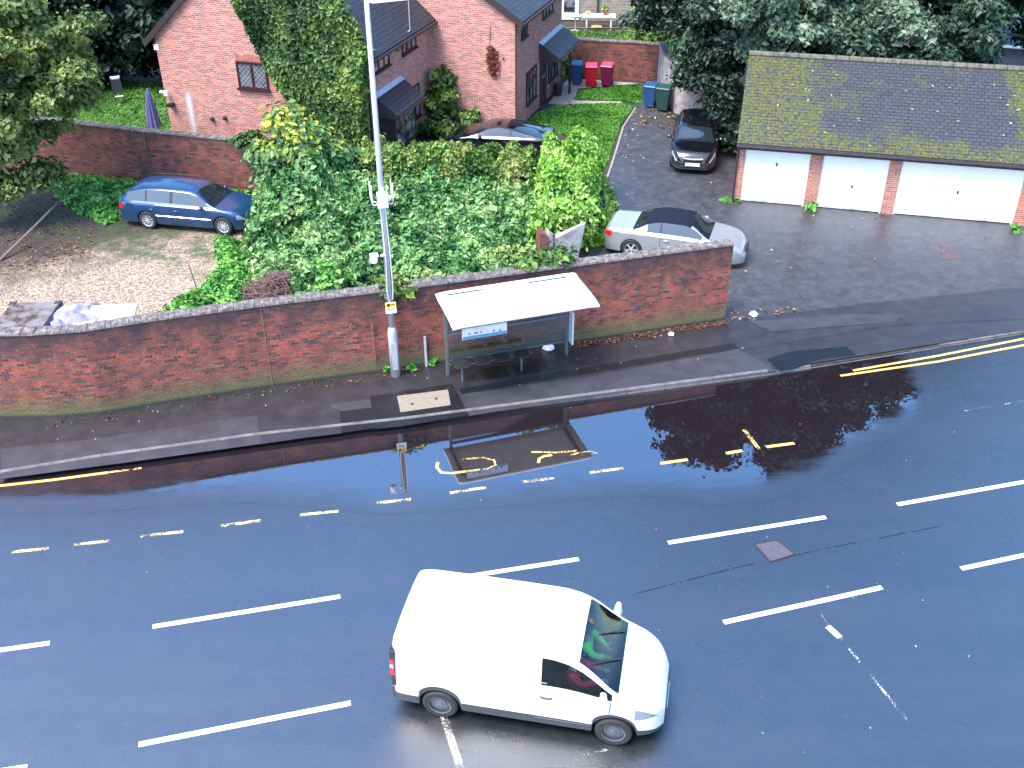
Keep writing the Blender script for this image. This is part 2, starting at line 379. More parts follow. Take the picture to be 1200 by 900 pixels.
def clump_points(centres, radii, n, shell=.55, up=.5):
    """leaves gathered in clumps: more near each clump's skin, facing outward and up"""
    k = len(centres); w = radii**2; pick = RNG.choice(k, n, p=w/w.sum())
    d = RNG.normal(size=(n, 3)); d /= np.linalg.norm(d, axis=1, keepdims=True)
    d[:, 2] = np.where(d[:, 2] < -.3, -d[:, 2], d[:, 2])
    st = RNG.uniform(.55, 1.5, (k, 3))*np.array([1.1, 1.1, .7])
    r = radii[pick]*(shell*.6+(1-shell*.6)*RNG.random(n))
    P = centres[pick]+d*r[:, None]*st[pick]+RNG.normal(size=(n, 3))*(.22*radii[pick])[:, None]
    N = d+RNG.normal(size=(n, 3))*.55; N[:, 2] += up
    return P, N, pick
def crown_clumps(c, r, k, rr):
    """clump centres spread through an ellipsoid, mostly near its skin"""
    d = RNG.normal(size=(k, 3)); d /= np.linalg.norm(d, axis=1, keepdims=True)
    q = (RNG.random(k)**.45)[:, None]
    return np.array(c)+d*q*np.array(r), RNG.uniform(rr*.6, rr*1.3, k)
def tree(name, label, cat, base, lobes, nleaf, size, mat, clumps=60, rr=.7, trunk=.25, group=None, shell=.5, droop=0, limbs=7, tint=None):
    t = thing(name, label, cat, (base[0], base[1], base[2]), 0, group)
    C = []; Rr = []
    for (c, r) in lobes:
        a, b = crown_clumps(c, r, max(6, int(clumps*r[0]*r[1]/sum(l[1][0]*l[1][1] for l in lobes))), rr); C.append(a); Rr.append(b)
    C = np.concatenate(C); Rr = np.concatenate(Rr)
    P, N, pk = clump_points(C, Rr, nleaf, shell)
    cl = RNG.random(len(C)); rnd = cl[pk]*.6+RNG.random(nleaf)*.4
    if tint is not None: rnd = tint(P, rnd)
    leaf_mesh('crown', P-np.array(base), N, size, mat, t, rnd, droop=droop)
    m = MB(); top = np.mean([l[0] for l in lobes], axis=0)-np.array(base); h = top[2]
    m.tube([(0, 0, -.1), (.1, 0, h*.3), (top[0]*.5, top[1]*.5, h*.6), tuple(top)], [trunk, trunk*.8, trunk*.6, trunk*.25], 10)
    for i in range(limbs):
        e = C[RNG.integers(len(C))]-np.array(base); s = Vector((top[0]*.4, top[1]*.4, h*RNG.uniform(.3, .7)))
        e = Vector(e); m.tube([s, s.lerp(e, .5)+Vector((0, 0, .25)), e], [trunk*.4, trunk*.25, trunk*.08], 6)
    m.build('trunk', M['bark'], t, smooth=True)
    return t
GREENS = dict(
    walnut=[(0.02, 0.04, 0.012), (0.06, 0.1, 0.025), (0.12, 0.18, 0.045), (0.22, 0.27, 0.07), (0.36, 0.36, 0.11)],
    dark=[(0.004, 0.012, 0.007), (0.009, 0.024, 0.013), (0.018, 0.04, 0.022)],
    silver=[(.005,.014,.009),(.013,.034,.019),(.036,.078,.045),(.095,.155,.098),(.21,.27,.18)],
    silver_old=[(0.006, 0.016, 0.01), (0.016, 0.04, 0.022), (0.045, 0.095, 0.055), (0.12, 0.19, 0.12), (0.26, 0.33, 0.22)],
    ivy=[(0.008, 0.028, 0.008), (0.025, 0.065, 0.014), (0.06, 0.13, 0.025), (0.15, 0.23, 0.04), (0.3, 0.34, 0.06)],
    bramble=[(0.008, 0.03, 0.008), (0.03, 0.11, 0.025), (0.08, 0.22, 0.06), (0.17, 0.34, 0.11), (0.3, 0.43, 0.18), (0.34, 0.34, 0.09)],
    hedge=[(0.015, 0.045, 0.01), (0.05, 0.13, 0.025), (0.13, 0.24, 0.05), (0.24, 0.34, 0.09), (0.34, 0.32, 0.1)],
    lime=[(.04,.12,.015),(.11,.28,.03),(.21,.43,.06),(.33,.54,.11),(.45,.60,.18)],
    weeds=[(0.015, 0.08, 0.012), (0.05, 0.2, 0.03), (0.12, 0.33, 0.05), (0.22, 0.45, 0.1)],
    yellow=[(.03, .09, .04), (.06, .16, .06), (.12, .22, .08), (.26, .33, .05), (.42, .43, .05)],
    creeper=[(.10, .02, .02), (.16, .04, .03), (.22, .07, .04)],
    litter=[(.05, .02, .015), (.16, .07, .04), (.28, .2, .09), (.5, .48, .38)])
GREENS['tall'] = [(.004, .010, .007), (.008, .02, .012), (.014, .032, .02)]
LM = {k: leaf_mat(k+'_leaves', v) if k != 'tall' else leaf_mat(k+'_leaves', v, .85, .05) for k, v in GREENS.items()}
def inpoly(x, y, poly):
    c = np.zeros(len(x), bool); n = len(poly); j = n-1
    for i in range(n):
        xi, yi = poly[i]; xj, yj = poly[j]
        c ^= ((yi > y) != (yj > y)) & (x < (xj-xi)*(y-yi)/(yj-yi+1e-12)+xi); j = i
    return c
def sample_poly(poly, n):
    a = np.array(poly); lo, hi = a.min(0), a.max(0); out = []
    while sum(map(len, out)) < n:
        p = RNG.uniform(lo, hi, (n*2, 2)); out.append(p[inpoly(p[:, 0], p[:, 1], poly)])
    return np.concatenate(out)[:n]
def vnoise(x, y, s, seed=0):
    """smooth value noise for heights"""
    g = np.random.default_rng(seed).random((64, 64)); x = x*s+13.7; y = y*s+5.3
    xi = np.floor(x).astype(int); yi = np.floor(y).astype(int); fx = x-xi; fy = y-yi; fx = fx*fx*(3-2*fx); fy = fy*fy*(3-2*fy)
    a = g[xi % 64, yi % 64]; b = g[(xi+1) % 64, yi % 64]; c = g[xi % 64, (yi+1) % 64]; d = g[(xi+1) % 64, (yi+1) % 64]
    return (a*(1-fx)+b*fx)*(1-fy)+(c*(1-fx)+d*fx)*fy
def mound(name, label, cat, poly, hfun, n, size, mat, z0=.08, depth=.35, rough=.35, core=True, tint=None, kind=None, res=.25, edge=.5, coremat=None):
    """undergrowth: a lumpy core coloured near black for inner shade, with leaves through its skin"""
    pts = sample_poly(poly, n); x, y = pts[:, 0], pts[:, 1]
    A = np.array(poly); 
    def dist(x, y):
        d = np.full(len(x), 1e9)
        for i in range(len(A)):
            p, q = A[i-1], A[i]; e = q-p; t = np.clip(((x-p[0])*e[0]+(y-p[1])*e[1])/(e@e), 0, 1)
            d = np.minimum(d, np.hypot(x-p[0]-t*e[0], y-p[1]-t*e[1]))
        return d
    def hh(x, y):
        k = np.clip(dist(x, y)/edge, 0, 1)**.6
        return z0+k*hfun(x, y)*(1-rough+rough*2*vnoise(x, y, 1.3, 3)*vnoise(x, y, .7, 5)**.3)*(.75+.5*vnoise(x, y, 3.1, 8))+rough*(vnoise(x, y, 2.3, 12)-.5)*.9
    h = hh(x, y); e = .08
    gx = (hh(x+e, y)-h)/e; gy = (hh(x, y+e)-h)/e
    N = np.stack([-gx, -gy, np.ones(n)], 1); N /= np.linalg.norm(N, axis=1, keepdims=True)
    steep = RNG.random(n)
    P = np.stack([x, y, h], 1)-N*(RNG.random(n)**1.6)[:, None]*depth+RNG.normal(size=(n, 3))*.04
    # extra leaves down the sides
    P[:, 2] = np.where((dist(x, y) < edge*.6), z0+(P[:, 2]-z0)*RNG.uniform(.15, 1, n), P[:, 2])
    P[:, 2] = np.maximum(P[:, 2], z0+.02)
    NN = N+RNG.normal(size=(n, 3))*.5
    cl = vnoise(x, y, 2.4, 21); rnd = np.clip(cl*.75+RNG.random(n)*.5-.1, 0, 1)
    if tint is not None: rnd = tint(P, rnd)
    if core:
        t = thing(name, label, cat, (0, 0, 0)) ; leaf_mesh('foliage', P, NN, size, mat, t, rnd)
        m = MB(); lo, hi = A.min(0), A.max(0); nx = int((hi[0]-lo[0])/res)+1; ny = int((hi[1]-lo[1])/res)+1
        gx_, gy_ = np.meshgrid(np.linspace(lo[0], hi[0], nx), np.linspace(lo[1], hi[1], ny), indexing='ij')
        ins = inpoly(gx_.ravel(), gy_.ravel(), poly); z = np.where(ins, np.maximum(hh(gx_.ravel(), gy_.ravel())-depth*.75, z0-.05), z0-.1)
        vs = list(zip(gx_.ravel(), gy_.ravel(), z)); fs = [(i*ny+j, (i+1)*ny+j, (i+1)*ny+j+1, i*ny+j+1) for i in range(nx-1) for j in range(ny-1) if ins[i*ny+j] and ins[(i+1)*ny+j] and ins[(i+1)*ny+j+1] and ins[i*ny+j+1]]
        m.add(vs, fs); m.build('shade_core', coremat or M['shade_core'], t, smooth=True); return t
    o = leaf_mesh(name, P, NN, size, mat, None, rnd); return tag(o, label, cat, None, kind)
M['shade_core'] = plain('shade_core_dark', (.006, .010, .005), .95, var=.5, scale=14)  # near-black colour stands for the shade deep inside the foliage
def grass(name, poly, n, z, size=.05, mat=None):
    p = sample_poly(poly, n); P = np.column_stack([p, np.full(n, z)+RNG.random(n)*.05]); N = RNG.normal(size=(n, 3)); N[:, 2] = np.abs(N[:, 2])*.6+.3
    rnd = np.clip(vnoise(p[:, 0], p[:, 1], 1.2, 4)*.7+RNG.random(n)*.45, 0, 1)
    o = leaf_mesh(name, P, N, size, mat or M['grass'], None, rnd, aspect=2.2); return tag(o, None, 'grass', None, 'stuff')
# ---------------------------------------------------------------- vehicles
def pchip(xs, ys):
    xs = np.array(xs, float); ys = np.array(ys, float); h = np.diff(xs); d = np.diff(ys)/h; m = np.zeros(len(xs))
    for i in range(1, len(xs)-1):
        if d[i-1]*d[i] > 0: w1 = 2*h[i]+h[i-1]; w2 = h[i]+2*h[i-1]; m[i] = (w1+w2)/(w1/d[i-1]+w2/d[i])
    m[0], m[-1] = d[0], d[-1]
    def f(x):
        i = int(min(max(np.searchsorted(xs, x)-1, 0), len(h)-1)); t = min(max((x-xs[i])/h[i], 0), 1)
        return (2*t**3-3*t*t+1)*ys[i]+(t**3-2*t*t+t)*h[i]*m[i]+(-2*t**3+3*t*t)*ys[i+1]+(t**3-t*t)*h[i]*m[i+1]
    return f
ROOF = [0, .06, .2, .4, .6, .8, 1.0]
def ring(sp, x):
    zt = sp['top'](x); zb = min(sp['belt'](x), zt-.03); w = sp['wid'](x); zs = sp['sill'](x)
    ar = sp['arch']
    for xc in sp['axles']:
        if abs(x-xc) < ar: zs = max(zs, sp['wr']+math.sqrt(ar*ar-(x-xc)**2))
    zs = min(zs, zb-.08)
    pts = [(w-.10, zs)]
    for k in range(5):
        t = k/4; z = zs+(zb-.04-zs)*t; zm = .62*zb
        pts.append((w-.06*((z-zm)/zm)**2-(.012 if k == 0 else 0), z))
    pts.append((w-sp.get('sh', .055), zb))
    h = zt-zb; a = (w-sp.get('sh2', .075), zb+.008); cr = sp['crown']*min(1, h/.25)+.012
    yr = max(a[0]-sp['tum'](x)*max(0, h), .05); zr = max(zt-cr, zb+.012)
    for t in (.08, .5, .88, 1.0): pts.append((a[0]+(yr-a[0])*t+.03*h*math.sin(PI*t)*.6-(.03*min(1, h/.4) if t == 1.0 else 0), a[1]+(zr-a[1])*t))
    for t in ROOF[1:]:
        y = pts[10][0]*(1-t); pts.append((y, zr+(zt-zr)*(1-(1-t)**2.4)))
    return pts
def stations(sp):
    L = sp['L']; xs = set(np.round(np.arange(0, L+.001, .06), 4)) | {0.015, .035, L-.015, L-.035, L}
    for xc in sp['axles']:
        for k in range(-10, 11): xs.add(round(xc+sp['arch']*math.sin(k/10*PI/2), 4))
    for s in sp.get('cuts', []): xs.add(s)
    xs = sorted(xs); out = [xs[0]]
    for x in xs[1:]:
        if x-out[-1] > .008: out.append(x)
        elif x in sp.get('cuts', []): out[-1] = x
    return out
def car(name, label, sp, loc, heading, zone, mats, cat='car'):
    t = thing(name, label, cat, loc, heading)
    xs = stations(sp); rings = [ring(sp, x) for x in xs]; nj = len(rings[0])
    groups = {}
    for i in range(len(xs)-1):
        xm = (xs[i]+xs[i+1])/2
        for j in range(nj-1):
            p = rings[i][j]; q = rings[i][j+1]; 
            zn = zone(xm, j, (p[1]+q[1])/2, (p[0]+q[0])/2)
            nm, mt = zn[0], zn[1]; sided = len(zn) > 2
            for sg in (1, -1):
                g = groups.setdefault((nm, mt, zn[2] if sided else '', sg if sided else 0), ([], [], {}))
                ids = []
                for (a, b) in ((i, j), (i+1, j), (i+1, j+1), (i, j+1)):
                    key = (a, b, sg if b < nj-1 else 0)
                    if key not in g[2]:
                        g[2][key] = len(g[0]); y, z = rings[a][b]; g[0].append((xs[a], sg*y, z))
                    ids.append(g[2][key])
                g[1].append(tuple(ids[::-1] if sg > 0 else ids))
    for (nm, mt, tg, sg), (vs, fs, _) in groups.items():
        m = MB(); m.add(vs, fs)
        if nm == 'body':
            for r, x in ((rings[0], xs[0]), (rings[-1], xs[-1])):
                m.add([(x, y, z) for y, z in r]+[(x, -y, z) for y, z in r[-2::-1]], [tuple(range(2*nj-1)) if x != xs[0] else tuple(range(2*nj-1))[::-1]])
        o = m.build(nm, mats[mt], t, smooth=True)
        o.data.set_sharp_from_angle(angle=R(38))
    # floor pan and wheel wells
    L = sp['L']; W = sp['wid'](L/2); m = MB(); r = sp['arch']+.03; a0, a1 = sp['axles']
    m.box(.12, L-.12, -(W-.32), W-.32, .2, .55); m.box(a0+r, a1-r, -(W-.09), W-.09, .2, .42)
    m.box(.18, a0-r, -(W-.25), W-.25, .24, .5); m.box(a1+r, L-.25, -(W-.25), W-.25, .24, .5)
    m.box(.3, L-.45, -(W-.33), W-.33, .5, .7)
    m.build('underbody', M['dark'], t)
    for xc in sp['axles']:
        for sg in (1, -1): wheel(t, xc, sg*(W-.005-sp.get('tw', .215)/2), sp['wr'], sp.get('tw', .215), sg, sp['rim'])
    return t
def wheel(t, x, y, r, wd, sg, style):
    rr = r*.66; h = wd/2
    w = MB(); w.lathe([(rr*.3, -h*.4), (rr*.95, -h*.4), (rr*.95, h*.4), (rr*.3, h*.4)], 28, 'Y'); wo = w.build('wheel', M['dark'], t, smooth=False); wo.location = (x, y, r)
    ty = MB(); ty.lathe([(rr, -h), (r-.03, -h), (r, -h*.7), (r, h*.7), (r-.03, h), (rr, h), (rr*.97, h*.5), (rr*.97, -h*.5), (rr, -h)], 36, 'Y', False)
    ty.build('tyre', M['rubber'], wo, smooth=True).data.set_sharp_from_angle(angle=R(40))
    f = MB(); o = sg*h*.75
    f.lathe([(rr*.9, o-.01), (rr, o-.02), (rr+.012, o+.006*sg), (rr*.9, o+.004*sg), (rr*.9, o-.01)], 36, 'Y', False)
    if style[0] == 'steel':
        f.lathe([(.02, o-sg*.01), (rr*.55, o-sg*.01), (rr*.62, o-sg*.04), (rr*.93, o-sg*.03)], 32, 'Y'); f.lathe([(.02, o+sg*.01), (rr*.28, o+sg*.005), (rr*.32, o-sg*.02)], 20, 'Y')
    else:
        n = style[1]
        for k in range(n):
            a = 2*PI*k/n+.2; ww = rr*style[2]
            f.M = Matrix.Rotation(a, 4, 'Y'); f.hexa([(rr*.12, o-.012, -ww*.6), (rr*.95, o-.012, -ww), (rr*.95, o-.012, ww), (rr*.12, o-.012, ww*.6)][::1], [(rr*.12, o+.008*sg, -ww*.5), (rr*.95, o, -ww*.85), (rr*.95, o, ww*.85), (rr*.12, o+.008*sg, ww*.5)])
        f.M = Matrix.Identity(4); f.lathe([(.01, o-.01), (rr*.2, o-.01), (rr*.2, o+.014*sg), (.01, o+.018*sg)], 20, 'Y')
    f.build('rim', style[-1], wo, smooth=False)
def surf(sp, x, z, off=0):
    """half width of the body skin at height z"""
    r = ring(sp, x)
    for a, b in zip(r[1:], r[2:]):
        if a[1] <= z <= b[1]: 
            t = (z-a[1])/max(1e-6, b[1]-a[1]); return a[0]+(b[0]-a[0])*t+off
    return r[5][0]+off
def seam(mb, sp, x, z0, z1, sg, wd=.007, slant=0, n=8):
    pts = []
    for k in range(n+1):
        z = z0+(z1-z0)*k/n; xx = x+slant*(k/n); pts.append((xx, sg*surf(sp, xx, z, .001), z))
    mb.tube(pts, wd, 4)
def hseam(mb, sp, x0, x1, z, sg, wd=.006, n=16, rise=0):
    mb.tube([(x0+(x1-x0)*k/n, sg*surf(sp, x0+(x1-x0)*k/n, z+rise*k/n, .001), z+rise*k/n) for k in range(n+1)], wd, 4)
def extras(t, sp, mats, doors, handles, mirror_x, hz=.72, mirror_mat='paint', trim=None):
    for sg in (1, -1):
        m = MB()
        for (x, sl) in doors: seam(m, sp, x, .32, sp['belt'](x)-.02, sg, slant=sl)
        hseam(m, sp, doors[0][0], doors[-1][0], .33, sg)
        m.build('door_gap', M['dark'], t)
        for x in handles:
            h = MB(); y = sg*surf(sp, x, hz+.1, 0); h.tube([(x-.1, y, hz+.1), (x-.08, y+sg*.03, hz+.1), (x+.08, y+sg*.03, hz+.1), (x+.1, y, hz+.1)], .014, 6)
            h.build('door_handle', mats[mirror_mat] if mirror_mat != 'black' else M['black'], t, smooth=True)
        mm = MB(); zb = sp['belt'](mirror_x); y = surf(sp, mirror_x, zb-.03)
        mm.ball((mirror_x+.02, sg*(y+.12), zb+.05), (.075, .10, .075)); mm.box(mirror_x-.02, mirror_x+.03, min(sg*(y-.08), sg*(y+.05)), max(sg*(y-.08), sg*(y+.05)), zb-.005, zb+.03)
        mm.build('door_mirror', mats[mirror_mat] if mirror_mat != 'black' else M['black'], t, smooth=True)
        if trim:
            tr = MB(); hseam(tr, sp, trim[0], trim[1], trim[2], sg, .014); tr.build('side_trim', M['chrome'] if len(trim) < 4 else trim[3], t)
def plate(t, x, z, mat, rear=False, text=''):
    m = MB(); m.box(x-.012, x+.012, -.26, .26, z-.055, z+.055); return m.build('number_plate', mat, t)
# ================================================================ the ground
KERB = [(-60, 4.5), (-30, 13.6), (-20, 17.0), (-16, 18.3), (-12.18, 19.32), (-9.96, 19.95), (-6.4, 20.8), (-2.72, 21.47), (0.9, 22.28), (4.12, 23.01), (7.01, 23.67), (9.54, 24.36), (14.92, 25.83), (20, 27.3), (32, 31), (70, 44)]
WALLB = [(-30, 17.5), (-20, 20.6), (-16.5, 21.35), (-14.6, 21.62), (-13.14, 21.65), (-11.83, 21.66), (-10.57, 21.83), (-8.96, 22.36), (-6.42, 23.09), (-3.19, 23.9), (1.46, 25.22), (6.33, 26.60)]
PEDGE = [(6.33, 26.60), (7.78, 26.85), (10.38, 27.47), (16.0, 28.6), (24, 30.4), (60, 41)]
gnd = sheet('ground', [(-600, -600), (600, -600), (600, 600), (-600, 600)], -.15, M['soil'])
road = sheet('road', [(-70, -45)]+[(-60, 4.5-.0)]+KERB[1:]+[(90, 50), (90, -45)], 0, M['road'])
sheet('garden_soil', KERB+[(70, 160), (-90, 160), (-90, -6)], .07, M['soil'])
pv = sheet('pavement', [(x+.1, y+.1) for x, y in KERB]+PEDGE[::-1]+WALLB[::-1]+[(-60, 8)], .115, M['pave'])
sheet('yard', PEDGE+[(60, 60), (30, 48), (17, 40), (9.4, 43.2), (7.0, 45.0), (6.6, 50.4), (5.9, 50.4), (5.75, 46.5), (4.95, 44), (3.85, 38), (3.3, 34), (2.6, 31.4), (2.3, 29.5), (2.3, 25.5)], .095, M['yard'])
GRAV = [(-30, 17.9), (-16.4, 21.7), (-11.8, 21.9), (-6.5, 23.3), (-5.2, 24), (-8.5, 28), (-9.0, 31.5), (-9.6, 36.9), (-16.5, 38.4), (-24, 40.5), (-40, 40)]
sheet('gravel_yard', GRAV, .085, M['gravel'])
LAWN1 = [(-24, 40.9), (-16.6, 39.0), (-13.2, 38.2), (-13.2, 44), (-14, 50.5), (-24, 52)]
LAWN2 = [(.6, 44.3), (3.3, 42.2), (3.75, 39.0), (4.8, 44), (5.65, 46.6), (5.3, 47.3), (2.0, 47.0), (1.2, 45.7)]
LAWN3 = [(3.0, 47.8), (5.2, 47.6), (6.1, 47.2), (6.4, 50.1), (3.4, 49.3)]
lm = plain('lawn_turf', (.035, .09, .012), .9, var=.5, scale=8)
for P_ in (LAWN1, LAWN2, LAWN3): sheet('lawn', P_, .10, lm)
grass('lawn_grass', LAWN1, 14000, .1, .07); grass('lawn_grass', LAWN2, 12000, .1, .055); grass('lawn_grass', LAWN3, 9000, .1, .055)
PATH = [(1.35, 45.8), (2.0, 47.05), (5.3, 47.35), (5.2, 47.55), (3.0, 47.75), (3.3, 49.6), (6.3, 50.4), (2.9, 51.4)]
sheet('garden_path', PATH, .104, M['concrete'])
# kerb stones: a low line of concrete, dropped where the yard opens on the road
kb = MB(); prev = None
def kh(x): return .125 if x < 6.6 else (.125-(x-6.6)*.12 if x < 7.5 else (.02 if x < 10.3 else min(.09, .02+(x-10.3)*.03)))
KS = []
for (a, b) in zip(KERB[1:], KERB[2:-1]):
    n = max(1, int(math.hypot(b[0]-a[0], b[1]-a[1])/.915))
    for k in range(n): KS.append((a[0]+(b[0]-a[0])*k/n, a[1]+(b[1]-a[1])*k/n))
for p, q in zip(KS, KS[1:]):
    d = Vector((q[0]-p[0], q[1]-p[1], 0)); L = d.length; d.normalize(); nn = Vector((-d.y, d.x, 0)); h = max(kh(p[0]), .012)+.004; g = .006
    a = Vector((p[0], p[1], 0))+d*g; b = Vector((q[0], q[1], 0))-d*g
    kb.hexa([a, b, b+nn*.125, a+nn*.125], [a+nn*.015+Vector((0, 0, h)), b+nn*.015+Vector((0, 0, h)), b+nn*.125+Vector((0, 0, h)), a+nn*.125+Vector((0, 0, h))])
ko = kb.build('kerb', plain('kerb_stone', (.12, .11, .11), .5, var=.35, scale=3)); ko['kind'] = 'structure'
# repairs in the pavement
def pp(name, px, mat, z=.119, zz=.115): return sheet(name, [G(x, y, zz) for x, y in px], z, M[mat])
pp('pavement_repair', [(433, 463), (530, 449), (549, 486), (470, 498), (440, 501)], 'pave3')
pp('pavement_repair', [(0, 520), (110, 509), (433, 466), (440, 500), (150, 537), (0, 555)], 'pave2', .118)
pp('pavement_repair', [(538, 462), (700, 441), (866, 412), (912, 438), (760, 456), (640, 473), (549, 487)], 'pave2')
pp('pavement_repair', [(398, 480), (437, 476), (441, 500), (400, 505)], 'pave3', .122)
pp('pavement_repair', [(300, 482), (380, 472), (398, 478), (400, 506), (305, 516)], 'pave', .122)
pp('pavement_repair', [(865, 400), (1200, 366), (1200, 380), (1040, 386), (960, 400), (870, 412)], 'pave', .121)
pp('pavement_repair', [(880, 380), (1000, 372), (1060, 374), (1050, 382), (905, 392)], 'pave2', .123)
pp('pavement_repair', [(560, 432), (592, 428), (598, 440), (566, 445)], 'pave3', .123)
pp('pavement_repair', [(600, 428), (628, 425), (632, 436), (606, 440)], 'pave3', .123)
pp('pavement_repair', [(636, 420), (664, 416), (668, 428), (642, 434)], 'pave2', .123)
pp('pavement_repair', [(538, 455), (860, 405), (866, 411), (700, 437), (541, 461)], 'pave3', .122)
pp('puddle', [(899, 424), (925, 416), (992, 410), (1004, 420), (960, 425), (925, 437), (915, 439)], 'wetpool', .121)
mh = MB(); q = [G3(465, 463, .115), G3(525, 456, .115), G3(528, 474, .115), G3(469, 482, .115)]
q = [Vector(p) for p in q][::-1]; mh.hexa([(p.x, p.y, .10) for p in q], [(p.x, p.y, .128) for p in q])
cv = shape('utility_cover', 'pale concrete utility cover with two key holes set in dark pavement patch', 'manhole cover', mh, plain('pale_cover', (.19, .165, .125), .7, var=.15, scale=8), bevel=.005)
for (x, y) in ((483, 472), (511, 466)):
    k = MB(); c = G(x, y, .13); k.at((c[0], c[1], 0)).box(-.03, .03, -.05, .05, .128, .131); k.build('key_hole', M['dark'], cv)
mh = MB(); q = [Vector(G3(*p, 0)) for p in [(883, 641), (908, 637), (928, 653), (901, 661)]][::-1]; mh.hexa([(p.x, p.y, -.02) for p in q], [(p.x, p.y, .008) for p in q])
mc = shape('manhole_cover', 'worn metal diamond shaped manhole cover in the wet road right of the van', 'manhole cover', mh, plain('worn_iron', (.10, .085, .10), .45, .3, var=.35, scale=30))
mh = MB(); c = sum((Vector((p.x, p.y, 0)) for p in q), Vector())/4
for a, b in zip(q, q[1:]+q[:1]):
    a2 = c+(a-c)*1.08; b2 = c+(b-c)*1.08; mh.tube([(a2.x, a2.y, .004), (b2.x, b2.y, .004)], .018, 4)
mh.build('rim', M['dark'], mc)
mh = MB(); q = [Vector(G3(*p, .095)) for p in [(1103, 292), (1121, 293), (1124, 310), (1104, 309)]][::-1]; mh.hexa([(p.x, p.y, .08) for p in q], [(p.x, p.y, .103) for p in q])
shape('manhole_cover', 'small brown iron inspection cover in the garage yard tarmac', 'manhole cover', mh, plain('brown_iron', (.07, .05, .055), .6, var=.3))
# ---- puddle: a clear sheet of water lying along the kerb
def puddle_mat():
    m_ = asphalt('puddle_water', (.0065, .0075, .010), .22, .34, 2.5, speck=.3, tracks=True)
    b = NB.__new__(NB); b.m = m_; b.t = m_.node_tree; b.b = b.t.nodes['Principled BSDF']; p = b.pos
    e = b.n('ShaderNodeAttribute', attribute_name='edge').outputs['Fac']
    ns = b.n('ShaderNodeMapping', {'Vector': p, 'Scale': (.5, 2.0, 1), 'Rotation': (0, 0, R(-13))}).outputs[0]
    n = b.noise(ns, 2.0, 7, .68)
    k = b.math('ADD', e, b.math('MULTIPLY', b.math('SUBTRACT', n, .5), b.math('MULTIPLY', b.ramp(e, [(0, 0), (.3, 1)]), .9)))
    fr = b.n('ShaderNodeFresnel', {'IOR': 3.2})
    wet = b.n('ShaderNodeBsdfPrincipled', {'Base Color': (.012, .009, .012, 1), 'Roughness': .9, 'Specular IOR Level': 0.0})
    gl = b.n('ShaderNodeBsdfGlossy', {'Color': (1, 1, 1, 1), 'Roughness': b.ramp(k, [(.1, .30), (.35, .14), (.62, .0)])})
    mx = b.n('ShaderNodeMixShader', {0: fr.outputs[0]}); b.t.links.new(wet.outputs[0], mx.inputs[1]); b.t.links.new(gl.outputs[0], mx.inputs[2])
    m2 = b.n('ShaderNodeMixShader', {0: b.ramp(k, [(.06, 0), (.7, 1)])}); b.t.links.new(b.b.outputs[0], m2.inputs[1]); b.t.links.new(mx.outputs[0], m2.inputs[2])
    b.t.links.new(m2.outputs[0], b.t.nodes['Material Output'].inputs[0]); return b.m
M['water'] = puddle_mat()
edge_px = [(-60, 588), (0, 584), (90, 586), (200, 578), (300, 575), (380, 582), (450, 590), (520, 586), (600, 582), (690, 574), (760, 572), (830, 584), (905, 578), (960, 556), (1020, 520), (1075, 492), (1095, 458), (1060, 432), (1010, 424)]
ED = [G(x, y) for x, y in edge_px]
def kerb_y(x):
    for a, b in zip(KERB, KERB[1:]):
        if a[0] <= x <= b[0]: return a[1]+(b[1]-a[1])*(x-a[0])/(b[0]-a[0])
    return 0
ex = [p[0] for p in ED]; ey = [p[1] for p in ED]
m = MB(); vs = []; ev = []; nx, ny = 150, 14
imax = int(np.argmax(ex)); ex_, ey_ = ex[:imax+1], ey[:imax+1]
for i in range(nx+1):
    x = ex_[0]+(ex_[-1]-ex_[0])*i/nx; y0 = float(np.interp(x, ex_, ey_))-.35; y1 = kerb_y(x)+.02
    for j in range(ny+1):
        t = j/ny; y = y0+(y1-y0)*t; vs.append((x, y, .003)); d = min((y-y0), 1.6*(ex_[-1]-x)); ev.append(min(1, max(0, d)/1.5))
for i in range(nx):
    for j in range(ny): m.f.append((i*(ny+1)+j, (i+1)*(ny+1)+j, (i+1)*(ny+1)+j+1, i*(ny+1)+j+1))
m.v = vs; po = m.build('puddle', M['water']); po['kind'] = 'structure'
at = po.data.attributes.new('edge', 'FLOAT', 'POINT'); at.data.foreach_set('value', np.array(ev, np.float32))
# ---- painted markings
def mark(a, b, wd, mat, z=.004, name='lane_marking'):
    p, q = Vector(G3(*a)), Vector(G3(*b)); d = (q-p).normalized(); n = Vector((-d.y, d.x, 0))*wd/2
    m = MB(); m.add([tuple(v) for v in (p-n, q-n, q+n, p+n)], [(0, 1, 2, 3)]); o = m.build(name, M[mat], road); o.location = (0, 0, z); return o
for a, b in [((176, 730), (396, 697)), ((497, 682), (676, 656)), ((781, 638), (966, 610)), ((1050, 596), (1205, 570)), ((158, 868), (407, 822)), ((520, 800), (740, 755)), ((845, 732), (1031, 693)), ((1124, 672), (1330, 630)), ((-150, 775), (55, 748)), ((-200, 925), (27, 893)), ((1290, 553), (1450, 525))]:
    mark(a, b, .115, 'line')
for a, b in [((12, 641), (55, 637)), ((85, 633), (127, 629)), ((163, 624), (213, 619)), ((257, 613), (304, 607)), ((350, 601), (395, 597)), ((440, 588), (480, 584)), ((526, 577), (568, 571)), ((612, 565), (648, 561)), ((690, 555), (730, 550))]:
    mark(a, b, .09, 'dashworn', .006)
for a, b in [((773, 545), (805, 541)), ((850, 534), (869, 531)), ((897, 527), (930, 523))]: mark(a, b, .1, 'yline', .006)
